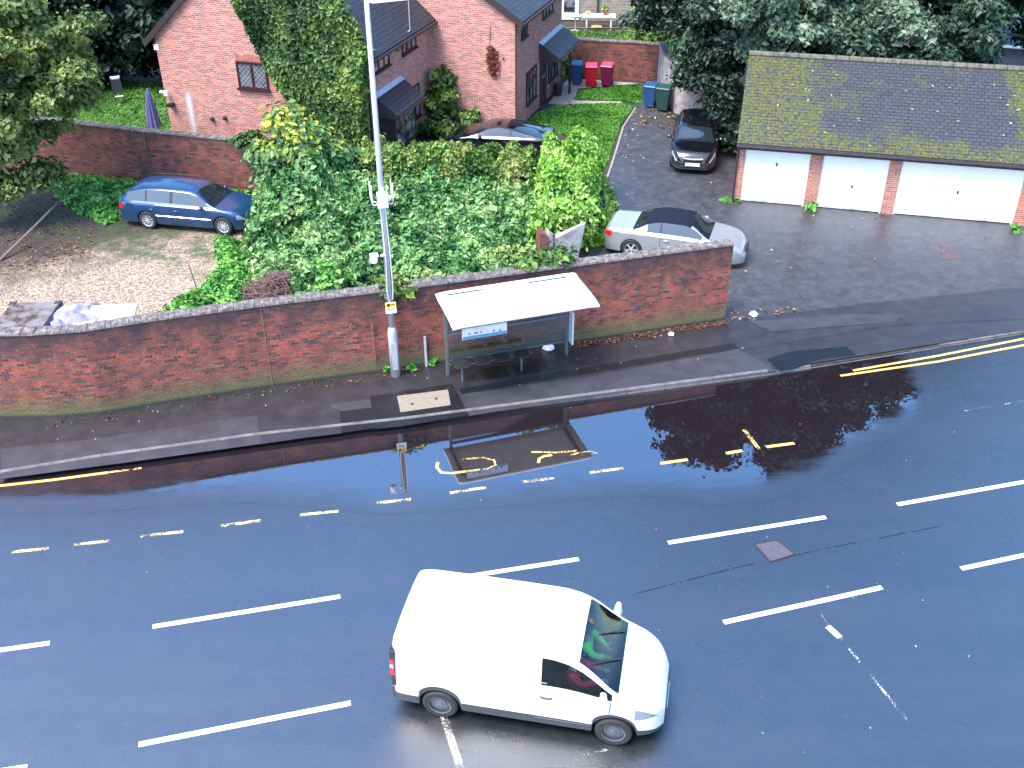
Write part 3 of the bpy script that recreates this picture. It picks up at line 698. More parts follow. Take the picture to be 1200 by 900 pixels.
mark((871, 506), (889, 530), .10, 'yworn', .006); mark((515, 836), (536, 903), .13, 'lineworn'); mark((967, 738), (981, 751), .13, 'line'); mark((981, 751), (1060, 850), .05, 'faint'); mark((958, 722), (968, 738), .03, 'faint')
mark((1130, 487), (1200, 476), .05, 'faint')
mark((668, 890), (712, 878), .05, 'faint')
for pts_ in ([(740, 698), (860, 668), (980, 644), (1100, 622)],):
    q_ = [Vector(G3(*p_)) for p_ in pts_]; mj = MB(); vs_ = []
    for i_, p_ in enumerate(q_): vs_ += [(p_.x, p_.y-.012, .002), (p_.x, p_.y+.012, .002)]
    mj.add(vs_, [(2*i_, 2*i_+2, 2*i_+3, 2*i_+1) for i_ in range(len(q_)-1)]); mj.build('road_joint', M['joint'], road)
def pline(pts, wd, mat, z, name='yellow_marking'):
    P = [Vector((x, y, 0)) for x, y in pts]; m = MB(); vs = []
    for i, p in enumerate(P):
        d = (P[min(i+1, len(P)-1)]-P[max(i-1, 0)]).normalized(); n = Vector((-d.y, d.x, 0))*wd/2; vs += [tuple(p-n), tuple(p+n)]
    m.add(vs, [(2*i, 2*i+2, 2*i+3, 2*i+1) for i in range(len(P)-1)]); o = m.build(name, M[mat], road); o.location = (0, 0, z); return o
pline([G(-80, 567), G(0, 563), G(60, 557), G(125, 549)], .09, 'yline', .006); pline([G(125, 549), G(165, 544)], .07, 'yworn', .006)
for (l, r) in (((1000, 438.5), (1200, 403.5)), ((985, 444.5), (1200, 411))):
    pline([G(*l), G(1100, (l[1]+r[1])/2+1.2), G(*r), G(1330, r[1]-19)], .085, 'yline', .006)
def arc(cx, cy, rx, ry, a0, a1, rot, n=14):
    return [(cx+rx*math.cos(R(a0+(a1-a0)*k/n))*math.cos(rot)-ry*math.sin(R(a0+(a1-a0)*k/n))*math.sin(rot), cy+rx*math.cos(R(a0+(a1-a0)*k/n))*math.sin(rot)+ry*math.sin(R(a0+(a1-a0)*k/n))*math.cos(rot)) for k in range(n+1)]
rt = R(6); c = G(545, 546)   # what is left of the bus stop lettering under the water
pline([G(512, 541), G(511, 547), G(516, 553), G(528, 554), G(545, 552)], .075, 'yline', .006); pline([G(545, 552), G(570, 549), G(580, 545), G(578, 539), G(565, 536), G(540, 538)], .06, 'yworn', .006)
pline([G(630, 543), G(631, 538), G(637, 535), G(646, 534)], .075, 'yline', .006); pline([G(622, 530), G(650, 531), G(676, 529)], .06, 'yworn', .006)
pline([G(668, 534), G(680, 531), G(692, 530), G(700, 533)], .05, 'yworn', .006)
# ================================================================ brick walls
def wall(name, label, path, h, th, mat, cop, cat='wall', z0=0.05, coph=.07, over=.03, hf=None, step=.45):
    """path is the face towards the road; courses run with the wall"""
    P = [Vector((x, y, 0)) for x, y in path]; Q = [P[0]]; S = [0.0]
    for a, b in zip(P, P[1:]):
        n = max(1, int((b-a).length/step))
        for k in range(1, n+1): Q.append(a.lerp(b, k/n)); S.append(S[-1]+(b-a).length/n)
    nn = []
    for i in range(len(Q)):
        d = (Q[min(i+1, len(Q)-1)]-Q[max(i-1, 0)]).normalized(); nn.append(Vector((-d.y, d.x, 0)))
    hs_ = [hf(s) if hf else h for s in S]
    t = thing(name, label, cat, tuple(P[0])); off = P[0]
    me = bpy.data.meshes.new('brickwork'); v = []; f = []; uv = []
    for i, q in enumerate(Q):
        for (o, z) in ((0, z0), (0, hs_[i]), (th, hs_[i]), (th, z0)): c = q+nn[i]*o-off; v.append((c.x, c.y, z))
    for i in range(len(Q)-1):
        for k in range(3):
            a = i*4+k; f.append((a, a+4, a+5, a+1) if True else 0)
            z0_ = [z0, hs_[i], hs_[i]+th, 0][k]; z1_ = [hs_[i], hs_[i]+th, hs_[i]+th+hs_[i]-z0][k]
            uv += [(S[i], z0_), (S[i+1], z0_), (S[i+1], z1_), (S[i], z1_)]
    for e in (0, len(Q)-1): f.append((e*4, e*4+1, e*4+2, e*4+3)[::(1 if e == 0 else -1)]); uv += [(0, z0), (0, h), (th, h), (th, z0)][::(1 if e == 0 else -1)]
    me.from_pydata(v, [], f); me.materials.append(mat); ul = me.uv_layers.new(name='UVMap')
    ul.data.foreach_set('uv', [c for p in uv for c in p]); me.update(); o = bpy.data.objects.new('brickwork', me); COL.objects.link(o); o.parent = t
    m = MB()
    rr = random.Random(3); i = 0
    for i in range(len(Q)-1):
        a, b = Q[i]-off, Q[i+1]-off; na, nb = nn[i], nn[i+1]; k = 4
        for j in range(k):
            p = a.lerp(b, j/k+.008); q = a.lerp(b, (j+1)/k-.008); z = hs_[i]+.002; zt = z+coph+rr.uniform(-.02, .012)
            m.hexa([p-na*over+Vector((0, 0, z)), q-na*over+Vector((0, 0, z)), q+na*(th+over)+Vector((0, 0, z)), p+na*(th+over)+Vector((0, 0, z))],
                   [p-na*(over-.02)+Vector((0, 0, zt-.015)), q-na*(over-.02)+Vector((0, 0, zt-.015)), q+na*(th+over-.02)+Vector((0, 0, zt)), p+na*(th+over-.02)+Vector((0, 0, zt))])
    m.build('coping', cop, t)
    return t
OLD = brick_mat('old_wet_brick', (.34, .058, .036), (.17, .032, .024), (.24, .17, .12), old=True, moss_dark_foot=True, bw=.17, rh=.072)
OLD2 = brick_mat('garden_wall_brick', (.30, .07, .05), (.18, .05, .04), (.14, .10, .09), old=True)
cop = NB('lichen_coping'); n = cop.noise(cop.pos, 7, 6, .7)
cop.set(Base_Color=cop.ramp(n, [(.3, (.03, .026, .028)), (.5, (.11, .095, .09)), (.72, (.26, .24, .21))]), Roughness=.9); M['cop'] = cop.m
bwall = wall('boundary_wall', 'long curving old red brick wall along the pavement', WALLB, 2.52, .30, OLD, M['cop'], hf=lambda s: 2.54)
m = MB(); q = G(321, 452, .115); d = Vector((6.42-3.19, .78, 0)).normalized()
m.at((-6.42, 23.075, 0), math.atan2(.77, 3.23)).box(-.012, .012, -.006, .0, .12, 2.6); m.build('expansion_joint', plain('joint_filler', (.16, .11, .06), .9, var=.5, scale=12)).parent = bwall
bwall.children[-1].location -= Vector((bwall.location.x, bwall.location.y, 0))
m = MB(); c = (-3.72, 23.71); m.at((c[0]-bwall.location.x, c[1]-bwall.location.y, 0), R(15)).box(-.025, .025, -.03, -.002, .5, 1.75); m.build('conduit', plain('rusty_conduit', (.22, .09, .06), .7, var=.4), bwall)
wall('garden_wall', 'old orange stained brick garden wall behind the blue estate car', [(-26, 41.3), (-16.6, 38.55), (-14.2, 37.75), (-11.45, 36.94), (-9.6, 36.45), (-8.2, 36.1)], 2.15, .25, OLD2, M['cop'], hf=lambda s: 2.15)
m = MB()
for x in (-14.3, -13.85): m.tube([(x, 37.72-(x+14.3)*.29, .1), (x, 37.72-(x+14.3)*.29, 2.15)], .02, 6)
shape('drain_pipe', 'pair of thin dark pipes running up the orange stained garden wall', 'pipe', m, M['steel'])
# ================================================================ houses
HO = Vector((.32, 44.13, 0)); HD = Vector((.309, .951, 0)).normalized(); HE = Vector((HD.y, -HD.x, 0)); HA = math.atan2(HE.y, HE.x)
BRK = brick_mat('pink_house_brick', (.50, .18, .135), (.34, .105, .08), (.50, .36, .31))
TILE = tile_mat('slate_blue_tiles', (.024, .027, .036), None, .19, .26, (0, .9, -.05))
def gable_roof(t, s0, s1, t0, t1, ze, pitch, oe=.35, og=.15, mat=TILE):
    sm = (s0+s1)/2; half = (s1-s0)/2; zr = ze+half*pitch
    for sg in (-1, 1):
        m = MB(); e0 = sm+sg*(half+oe); zE = ze-oe*pitch; th = .12
        a = [(e0, t0-og, zE), (sm, t0-og, zr), (sm, t1, zr), (e0, t1, zE)]
        if sg < 0: a = a[::-1]
        # thickness below
        m.hexa([(x, y, z+.05) for x, y, z in a], [(x, y, z+.05+th) for x, y, z in a]); m.build('roof_slope', mat, t)
        b = MB(); w_ = .2
        b.hexa([(e0, t0-og-.03, zE-.12), (sm, t0-og-.03, zr-.12), (sm, t0-og-.001, zr-.12), (e0, t0-og-.001, zE-.12)], [(e0, t0-og-.03, zE+.16), (sm, t0-og-.03, zr+.16), (sm, t0-og-.001, zr+.16), (e0, t0-og-.001, zE+.16)])
        b.build('bargeboard', M['timber'], t)
        g = MB(); g.tube([(e0+sg*.04, t0-og, zE+.06), (e0+sg*.04, t1, zE+.06)], .06, 8); g.build('gutter', M['timber'], t)
    m = MB(); m.tube([(sm, t0-og, zr+.15), (sm, t1, zr+.15)], .1, 8); m.build('ridge', plain('ridge_tile', (.07, .06, .07), .7), t)
def house_walls(t, s0, s1, t0, t1, ze, pitch, mat):
    sm = (s0+s1)/2; zr = ze+(s1-s0)/2*pitch; m = MB()
    p = [(s0, 0), (s1, 0), (s1, ze), (sm, zr), (s0, ze)]
    m.add([(s, t0, z) for s, z in p]+[(s, t1, z) for s, z in p], [(0, 1, 2, 3, 4), (9, 8, 7, 6, 5)]+[(i, i+5, (i+1) % 5+5, (i+1) % 5) for i in range(5)])
    return m.build('wall', mat, t)
def win(t, face, s, a0, a1, z0, z1, lights=2, glass='houseglass', frame='brownframe', fw=.06, transom=None, sill=True):
    """face 'f' = the end wall (runs along s, at t = s), 'r' = the front wall (runs along t, at s = s)"""
    m = MB(); p = MB(); sl_ = MB()
    def bx(mm, u0, u1, d0, d1, z0, z1):
        if face == 'f': mm.box(u0, u1, s-d1, s-d0, z0, z1)
        else: mm.box(s+d0, s+d1, u0, u1, z0, z1)
    bx(m, a0, a1, .002, .06, z1-fw, z1); bx(m, a0, a1, .002, .06, z0, z0+fw); bx(m, a0, a0+fw, .002, .058, z0+fw, z1-fw); bx(m, a1-fw, a1, .002, .058, z0+fw, z1-fw)
    for k in range(1, lights): u = a0+(a1-a0)*k/lights; bx(m, u-fw*.6, u+fw*.6, .002, .056, z0+fw, z1-fw)
    if transom: bx(m, a0+fw, a1-fw, .002, .054, transom-.025, transom+.025)
    o = m.build('window', M[frame], t, bevel=.006); bx(p, a0+fw*.5, a1-fw*.5, .001, .02, z0+fw*.5, z1-fw*.5); p.build('pane', M[glass], o)
    if sill: bx(sl_, a0-.06, a1+.06, .002, .12, z0-.07, z0-.002); sl_.build('sill', M[frame], o)
    return o
def canopy(t, s, a0, a1, zh, zl, dep):
    r = MB(); th = .07
    r.hexa([(s+.01, a0, zh), (s+dep, a0, zl), (s+dep, a1, zl), (s+.01, a1, zh)], [(s+.01, a0, zh+th), (s+dep, a0, zl+th), (s+dep, a1, zl+th), (s+.01, a1, zh+th)])
    o = r.build('porch_roof', TILE, t)
    l = MB(); sl2 = (zl-zh)/dep; l.hexa([(s+.005, a0-.02, zh+th+.005), (s+.17, a0-.02, zh+th+.008+.17*sl2), (s+.17, a1+.02, zh+th+.008+.17*sl2), (s+.005, a1+.02, zh+th+.005)], [(s+.005, a0-.02, zh+th+.03), (s+.17, a0-.02, zh+th+.03+.17*sl2), (s+.17, a1+.02, zh+th+.03+.17*sl2), (s+.005, a1+.02, zh+th+.03)])
    l.build('flashing', M['lead'], o)
    f = MB(); f.box(s+dep, s+dep+.03, a0, a1, zl-.10, zl+.06); f.tube([(s+dep+.08, a0, zl), (s+dep+.08, a1, zl)], .05, 8); f.build('fascia', M['timber'], o)
    for a in (a0, a1-.03):
        c = MB(); c.add([(s+.01, a, zl-.1), (s+dep, a, zl-.1), (s+dep, a, zl), (s+.01, a, zh), (s+.01, a+.03, zl-.1), (s+dep, a+.03, zl-.1), (s+dep, a+.03, zl), (s+.01, a+.03, zh)], [(0, 1, 2, 3), (7, 6, 5, 4), (0, 4, 5, 1), (1, 5, 6, 2), (2, 6, 7, 3), (3, 7, 4, 0)]); c.build('cheek', M['timber'], o)
SA = -3.82; TA = -7.03; TB = -.70; SB = .10
A = thing('brick_house', 'pink brick house with ivy covered gable end and leaded window', 'house', tuple(HO), HA)
house_walls(A, -12.82, SA, TA, 3, 4.80, .89, BRK); gable_roof(A, -12.82, SA, TA, 3, 4.80, .89, .42, .12)
wg = win(A, 'f', TA, -9.28, -7.95, 3.02, 4.06, 2, 'leaded', fw=.075)
m = MB(); 
for k in range(18): m.box(-9.3+k*.077, -9.3+k*.077+.066, TA-.008, TA-.001, 4.07, 4.28)
m.build('soldier_course', plain('soldier_brick', (.40, .13, .10), .85, var=.25, scale=9), A)
m = MB(); m.box(-7.6, -6.75, TA-.25, TA-.001, 2.12, 2.28); m.build('dark_vent', M['timber'], A)
for (a0, a1) in ((-6.3, -4.75), (-3.45, -2.0)): win(A, 'r', SA, a0, a1, 3.78, 4.66, 3)
win(A, 'r', SA, -3.5, -1.95, .9, 2.25, 3, transom=1.75)
canopy(A, SA, -6.45, -3.75, 2.95, 2.25, 1.0)
m = MB(); m.box(SA+.002, SA+.75, -6.2, -4.2, .05, 2.1); bay = m.build('porch', M['timber'], A)
for (a0, a1) in ((-6.1, -5.35), (-5.2, -4.35)):
    m = MB(); m.box(SA+.75, SA+.765, a0, a1, .9, 2.0); m.build('pane', M['houseglass'], bay)
m = MB(); m.tube([(SA+.07, TA+.12, 0), (SA+.07, TA+.12, 4.4), (SA+.3, TA+.12, 4.55)], .045, 8); m.build('downpipe', M['timber'], A)
m = MB(); m.tube([(SA+.05, -3.95, 4.45), (SA+.05, -3.95, 4.05)], .03, 6); m.build('vent_pipe', M['timber'], A)
m = MB(); m.box(-12.92, -12.7, TA-.02, TA+.1, 4.2, 4.42); m.build('eaves_box', M['upvc'], A)
# marks left on the gable: a white efflorescence streak, two small flues, a lamp and a bracket
bm_ = NB('lime_streak'); oc = bm_.uvo; nn_ = bm_.noise(bm_.pos, 12, 5, .7); sx = bm_.n('ShaderNodeSeparateXYZ', {0: bm_.n('ShaderNodeTexCoord').outputs['Generated']})
ax = bm_.math('ABSOLUTE', bm_.math('SUBTRACT', sx.outputs[0], .5)); core = bm_.math('SUBTRACT', 1.0, bm_.math('MULTIPLY', ax, 3.2), True); up_ = bm_.ramp(sx.outputs[2], [(0, .25), (.25, .75), (.8, 1), (1, 0)])
bm_.set(Base_Color=(.72, .68, .70), Roughness=.9, Alpha=bm_.math('MULTIPLY', bm_.math('MULTIPLY', bm_.math('POWER', core, 1.6), up_), bm_.ramp(nn_, [(.3, .3), (.6, 1)])))
m = MB(); m.box(-12.1, -11.35, TA-.004, TA-.002, .75, 2.75); m.build('lime_stain', bm_.m, A)
for (s, z) in ((-10.15, 1.72), (-10.75, 1.62)):
    m = MB(); m.at((s, TA, z)).lathe([(.07, -.12), (.08, -.1), (.08, 0)], 12, 'Y'); m.build('flue', M['timber'], A, smooth=True)
m = MB(); m.box(-12.72, -12.55, TA-.22, TA-.1, 2.45, 2.62); m.tube([(-12.62, TA, 2.3), (-12.62, TA-.12, 2.4), (-12.62, TA-.16, 2.5)], .025, 6); m.build('lamp_bracket', M['upvc'], A)
m = MB(); m.box(-12.66, -12.42, TA-.24, TA-.02, 1.98, 2.12); m.build('floodlight', M['black'], A); m = MB(); m.box(-12.98, -12.84, TA-.12, TA-.02, 2.5, 2.58); m.build('sensor', M['upvc'], A)
m = MB(); m.tube([(SA+.35, -3.3, 4.75), (SA+.35, -3.3, 6.2)], .02, 6); m.tube([(SA+.35, -3.3, 4.75), (SA+.1, -3.7, 4.55)], .02, 6); m.build('aerial_pole', M['galv'], A)
B = thing('brick_house', 'pink brick house with slate porch roof beside the wheelie bins', 'house', tuple(HO), HA)
house_walls(B, -8.0, SB, TB, 6.6, 4.86, .64, BRK); gable_roof(B, -8.0, SB, TB, 6.6, 4.86, .64, .38, .12)
win(B, 'r', SB, .15, .95, 3.83, 4.70, 3); win(B, 'r', SB, 3.3, 4.9, 3.95, 4.72, 3); win(B, 'r', SB, .85, 2.35, .80, 2.2, 3, transom=1.75)
canopy(B, SB, 2.85, 6.35, 2.95, 2.3, .95)
m = MB(); m.box(SB+.002, SB+.06, 3.0, 3.95, .06, 2.12); dr = m.build('front_door', M['timber'], B); m = MB(); m.box(SB+.06, SB+.07, 3.25, 3.7, 1.3, 1.9); m.build('pane', M['houseglass'], dr)
m = MB(); m.box(SB+.06, SB+.1, 3.8, 3.85, 1.0, 1.12); m.build('handle', M['chrome'], dr)
win(B, 'r', SB, 4.35, 5.9, .85, 2.0, 3)
m = MB(); m.box(SB+.78, SB+.88, 5.2, 5.3, .05, 2.2); m.build('porch_post', M['timber'], B)
m = MB(); m.tube([(SB+.06, TB+.2, 0), (SB+.06, TB+.2, 4.5)], .04, 8); m.build('downpipe', plain('pipe_brown', (.2, .1, .09), .6), B)
# ================================================================ garages
GA = R(-13.7); GO = Vector((8.27, 35.62, .095))
g = thing('garage_block', 'row of white door garages under a mossy slate roof', 'garage', tuple(GO), GA)
GB = brick_mat('garage_brick', (.48, .12, .075), (.34, .085, .05), (.40, .30, .24))
W_ = 16.2; D_ = 6.4; ZE = 2.25
m = MB()
doors = [(.22, 2.50), (2.95, 5.20), (5.62, 9.66), (10.1, 14.2)]
edges = [0.0]
for a, b in doors: edges += [a, b]
edges.append(W_)
for i in range(0, len(edges), 2): m = MB(); m.box(edges[i], edges[i+1], 0, .3, -.05, ZE); m.build('pier', GB, g)
m = MB(); m.box(0, W_, .30, D_, -.05, ZE); m.build('wall', GB, g)
m = MB(); zr = 2.25+D_/2*.66; m.add([(0, 0, ZE), (0, D_, ZE), (0, D_/2, zr), (.25, 0, ZE), (.25, D_, ZE), (.25, D_/2, zr)], [(0, 2, 1), (3, 4, 5), (0, 1, 4, 3), (1, 2, 5, 4), (2, 0, 3, 5)]); m.build('gable', GB, g)
m = MB(); m.box(0, W_, .02, .29, 2.12, ZE); m.build('lintel', M['timber'], g)
for i, (a, b) in enumerate(doors):
    m = MB(); z1 = 2.10
    m.box(a+.05, b-.05, .07, .11, .03, z1-.04)
    if i == 0:
        for k in range(4): m.box(a+.07, b-.07, .062, .07, .08+k*.5, .08+k*.5+.47)
    elif i == 1: 
        for k in range(14): m.box(a+.09+k*(b-a-.18)/14, a+.09+(k+.86)*(b-a-.18)/14, .062, .07, .1, z1-.12)
    else:
        for k in range(26): m.box(a+.09+k*(b-a-.18)/26, a+.09+(k+.88)*(b-a-.18)/26, .062, .07, .1, z1-.12)
    d = m.build('door', M['doorwhite'], g)
    f = MB(); f.box(a+.002, a+.05, .04, .13, -.02, z1); f.box(b-.05, b-.002, .04, .13, -.02, z1); f.box(a+.05, b-.05, .042, .13, z1-.04, z1); f.build('frame', M['upvc'], d)
    h = MB(); hz_ = (1.45, .85, .95, .95)[i]; h.box((a+b)/2-.02, (a+b)/2+.02, .035, .061, hz_, hz_+.12); h.tube([((a+b)/2-.05, .03, hz_+.08), ((a+b)/2+.05, .03, hz_+.08)], .012, 6); h.build('handle', M['black'], d)
GT = tile_mat('mossy_garage_tiles', (.026, .029, .038), True, .145, .24, (11.9, 2.95, 17.3))
for sg in (0, 1):
    m = MB(); y0, y1 = (-.30, D_/2) if sg == 0 else (D_+.3, D_/2); za = ZE-.30*.66+.14; zb = zr+.14
    a = [(-.12, y0, za), (W_, y0, za), (W_, y1, zb), (-.12, y1, zb)]; a = a if sg == 0 else a[::-1]
    m.hexa(a, [(x, y, z+.06) for x, y, z in a]); m.build('roof_slope', GT, g)
m = MB(); m.box(-.12, W_, -.27, -.24, ZE-.16, ZE+.06); m.build('fascia', M['timber'], g)
m = MB(); m.tube([(-.12, -.35, ZE-.03), (W_, -.35, ZE-.03)], .06, 8); m.build('gutter', plain('gutter_plum', (.02, .012, .02), .4), g)
m = MB(); k = 0; x = -.12
while x < W_:
    m.tube([(x, D_/2, zr+.19), (x+.43, D_/2, zr+.19)], .12, 8); x += .45
m.build('ridge', plain('ridge_lichen', (.09, .085, .065), .8, var=.5, scale=5), g)
m = MB(); m.tube([(-.05, -.05, 0), (-.05, -.05, ZE-.1)], .035, 8); m.build('downpipe', M['timber'], g)
n = 60; P = np.column_stack([RNG.uniform(0, 10.5, n), RNG.uniform(-.2, D_/2, n), np.zeros(n)]); P[:, 2] = ZE+.22+(P[:, 1])*.66
o = leaf_mesh('fallen_leaves', P, RNG.normal(size=(n, 3))*.2+np.array([0, -.5, 1]), .06, LM['litter'], None, RNG.uniform(.6, 1, n)); o.matrix_world = Matrix.Translation(GO) @ Matrix.Rotation(GA, 4, 'Z'); tag(o, None, 'leaves', None, 'stuff')
# ================================================================ behind
RS = NB('pale_rubble'); uv = RS.uvo; br = RS.n('ShaderNodeTexBrick', {'Vector': uv, 'Color1': (.30, .26, .21, 1), 'Color2': (.20, .17, .14, 1), 'Mortar': (.32, .30, .27, 1), 'Scale': 1.0, 'Mortar Size': .02, 'Brick Width': .36, 'Row Height': .17})
RS.set(Base_Color=br.outputs['Color'], Roughness=.9)
C_ = thing('stone_house', 'pale stone house with white door behind the trellis garden', 'house', (2.6, 63.3, .1), R(-4))
m = MB(); m.box(-8, 14, 0, 8, 0, 7); m.build('wall', RS.m, C_)
m = MB(); m.box(.35, 1.5, -.06, -.002, .05, 2.3); d = m.build('door', M['upvc'], C_); m = MB(); m.box(.6, 1.25, -.075, -.062, .5, 1.9); m.build('pane', M['houseglass'], d)
m = MB(); m.box(4.4, 8.2, -.1, -.002, 1.9, 2.05); m.build('window_sill', M['white'], C_); m = MB(); m.box(4.5, 8.0, -.05, -.002, 2.05, 3.4); m.build('window', M['houseglass'], C_)
m = MB(); m.tube([(2.6, -.08, .3), (2.6, -.08, 3)], .05, 8); m.ball((2.5, -.15, 2.2), .12); m.ball((2.8, -.15, 2.25), .12); m.build('soil_pipe', M['darkgrey'], C_)
tb = thing('garden_table', 'white garden table against the pale stone house', 'table', G(705, 27, .4)[:2]+(.1,), R(-4))
tb.location = (5.15, 61.3, .1)
m = MB(); m.box(-.95, .95, -.45, .45, .68, .74); m.build('table_top', M['white'], tb, bevel=.02)
for x in (-.7, .7):
    for y in (-.35, .35): m = MB(); m.tube([(x, y, 0), (x, y, .68)], .05, 8); m.build('leg', M['white'], tb)
def pot(name, lab, loc, r, h, mat, plant=None):
    m = MB(); m.lathe([(r*.7, 0), (r, h), (r*1.08, h), (r*1.08, h+.03), (r*.9, h+.03)], 16); o = m.build(name, mat, None, smooth=True); o.location = loc; tag(o, lab, 'pot')
    if plant:
        n = 60; P = RNG.normal(size=(n, 3))*r*.7+np.array([0, 0, h+.15]); leaf_mesh('foliage', P, RNG.normal(size=(n, 3))+np.array([0, 0, .6]), .12, plant, o)
    return o
pot('flower_pot', 'yellow pot on the left of the white garden table', (4.5, 61.3, .84), .14, .18, plain('yellow_pot', (.6, .4, .1), .5))
pot('flower_pot', 'red pot with a plant on the right of the white garden table', (5.5, 61.4, .84), .15, .2, plain('red_pot', (.3, .05, .04), .5), LM['hedge'])
pot('flower_pot', 'orange pot standing under the white garden table', (4.95, 60.4, .1), .3, .3, plain('orange_pot', (.5, .25, .06), .5))
m = MB(); m.tube([(0, 0, 0), (0, 0, .8)], .03, 8); m.lathe([(.30, .8), (.36, .86), (.36, .9), (.02, .92)], 16); m.box(-.25, .25, -.25, .25, 0, .04)
o = m.build('bird_bath', M['offwhite'], None, smooth=False); o.location = (3.75, 60.6, .1); tag(o, 'small pale grey stand beside the garden table', 'stand')
tr = thing('trellis_fence', 'diamond trellis fence panel above the wall behind the bins', 'fence', (2.9, 53.9, 0), R(-1))
m = MB()
for k in range(-3, 18):
    x0 = -.2+k*.24
    for sg in (1, -1):
        a = (x0, 0, .9) if sg > 0 else (x0+1.0, 0, .9); b = (x0+1.0, 0, 1.9) if sg > 0 else (x0, 0, 1.9); a = Vector(a); b = Vector(b)
        if a.x >= -.1 and b.x >= -.1 and a.x < 3.5 and b.x < 3.5: m.tube([a, b], .014, 4)
m.build('lattice', plain('trellis_wood', (.10, .13, .06), .8), tr)
m = MB(); m.tube([(-.2, 0, 1.93), (3.6, 0, 1.93)], .03, 6); m.tube([(-.2, 0, .88), (3.6, 0, .88)], .03, 6)
for x in (-.2, 1.1, 2.3, 3.6): m.tube([(x, .02, 0), (x, .02, 1.97)], .035, 6)
m.build('frame', plain('trellis_rail', (.16, .12, .10), .8), tr)
grass('garden_grass', [(1.5, 54.3), (9, 54.3), (9, 60.2), (1.5, 60.4)], 9000, .12, .14)
sheet('lawn', [(1.0, 54.1), (9, 54.1), (9, 60.6), (1.0, 60.6)], .10, lm)
RB = wall('garden_wall', 'dark stained brick garden wall behind the red and blue wheelie bins', [(2.4, 51.9), (4.5, 51.3), (6.4, 50.9), (7.2, 50.5)], 1.9, .25, OLD2, M['cop'])
WR = NB('peeling_render'); n = WR.noise(WR.pos, 3, 6, .7)
WR.set(Base_Color=WR.ramp(n, [(.35, (.22, .10, .07)), (.46, (.30, .27, .26)), (.7, (.50, .48, .48))]), Roughness=.9)
wall('rendered_wall', 'old wall of peeling pale render behind the black hatchback', [(7.2, 50.3), (7.15, 48.0), (7.5, 45.9), (9.5, 43.9), (9.6, 41.5)], 2.1, .25, WR.m, M['cop'])
# conservatory seen at the top right corner
K = thing('glazed_extension', 'white framed glazed extension at the upper right corner behind the trees', 'building', (24.6, 53.6, .1), R(-20))
m = MB(); m.box(0, 7, 0, 5, 0, 3.0); m.build('wall', plain('blue_grey_wall', (.10, .11, .16), .8), K)  # plain dark blue-grey wall colour
m = MB()
for x in (0, 2.0, 4.0): m.box(x-.08, x+.08, -.14, -.002, 0, 3.5)
m.box(0, 6, -.14, -.003, 3.35, 3.6); m.box(0, 6, -.14, -.003, .9, 1.0); m.build('frame', M['upvc'], K)
m = MB(); m.box(.1, 6, -.05, -.004, 1.0, 3.3); m.build('pane', plain('blue_glass', (.06, .16, .26), .08), K)
m = MB(); m.box(-.3, 7, -.4, 5, 3.62, 3.75); m.build('roof', M['offwhite'], K)
# ================================================================ street furniture
SHA = R(17.5); S = thing('bus_shelter', 'bus shelter with white curved roof against the brick wall', 'bus shelter', (-1.75, 23.62, .115), SHA)
RX0, RX1 = -.20, 3.72; ZR = 2.40
# curved roof: the front droops, the back turns up
prof = []
for k in range(21):
    v = k/20; y = -1.60+v*1.78; z = ZR-.05*max(0, (.25-v)/.25)**1.6+.02*math.sin(v*PI)+.05*max(0, (v-.85)/.15); prof.append((y, z))
m = MB(); vs = []
for x in (RX0, RX0+.12, RX0+.28, RX1-.28, RX1-.12, RX1):
    e = min(x-RX0, RX1-x); dz = -.03*max(0, (.28-e)/.28)**1.5
    vs += [(x, y, z+dz) for y, z in prof]
n = len(prof); fs = [(i*n+j, (i+1)*n+j, (i+1)*n+j+1, i*n+j+1) for i in range(5) for j in range(n-1)]
m.add(vs, fs); ro = m.build('roof', M['shelterroof'], S, smooth=True); s_ = ro.modifiers.new('solid', 'SOLIDIFY'); s_.thickness = .05; s_.offset = -1
m = MB()
m.tube([(RX0+.1, .12, ZR+.05), (RX1-.1, .12, ZR+.05)], .02, 6); m.tube([(RX0+.14, -1.3, ZR-.02), (RX0+.14, .1, ZR+.03)], .018, 6); m.tube([(RX1-.14, -1.3, ZR-.02), (RX1-.14, .1, ZR+.03)], .018, 6)
m.build('roof_rib', M['offwhite'], ro)
for a, b in ((.1, 1.05), (2.3, 3.35)):
    m = MB(); m.box(a, b, -.02, .04, ZR+.020, ZR+.035); m.build('drain_slot', M['darkgrey'], ro)
for x in (0.0, 3.44):
    m = MB(); m.box(x-.04, x+.04, -.045, .045, -.02, ZR-.03); po_ = m.build('post', M['steel'], S, bevel=.008); b = MB(); b.box(x-.035, x+.035, -1.2, -.046, ZR-.14, ZR-.04); b.build('roof_arm', M['steel'], po_)
for z0, z1 in ((.42, .47), (1.22, 1.29), (2.08, 2.13)):
    m = MB(); m.box(.041, 3.399, -.03, .03, z0, z1); m.build('rail', M['steel'], S)
for z0, z1 in ((.47, 1.22), (1.29, 2.08)):
    m = MB(); m.box(.041, 3.399, -.006, .006, z0, z1); m.build('glass_panel', M['shelterglass'], S)
m = MB(); m.box(3.485, 3.53, -.30, .0, .45, 1.45); fr = m.build('display_case', M['offwhite'], S, bevel=.01); m = MB(); m.box(3.478, 3.485, -.27, -.03, .5, 1.4); m.build('poster', plain('faded_poster', (.25, .42, .5), .4), fr)
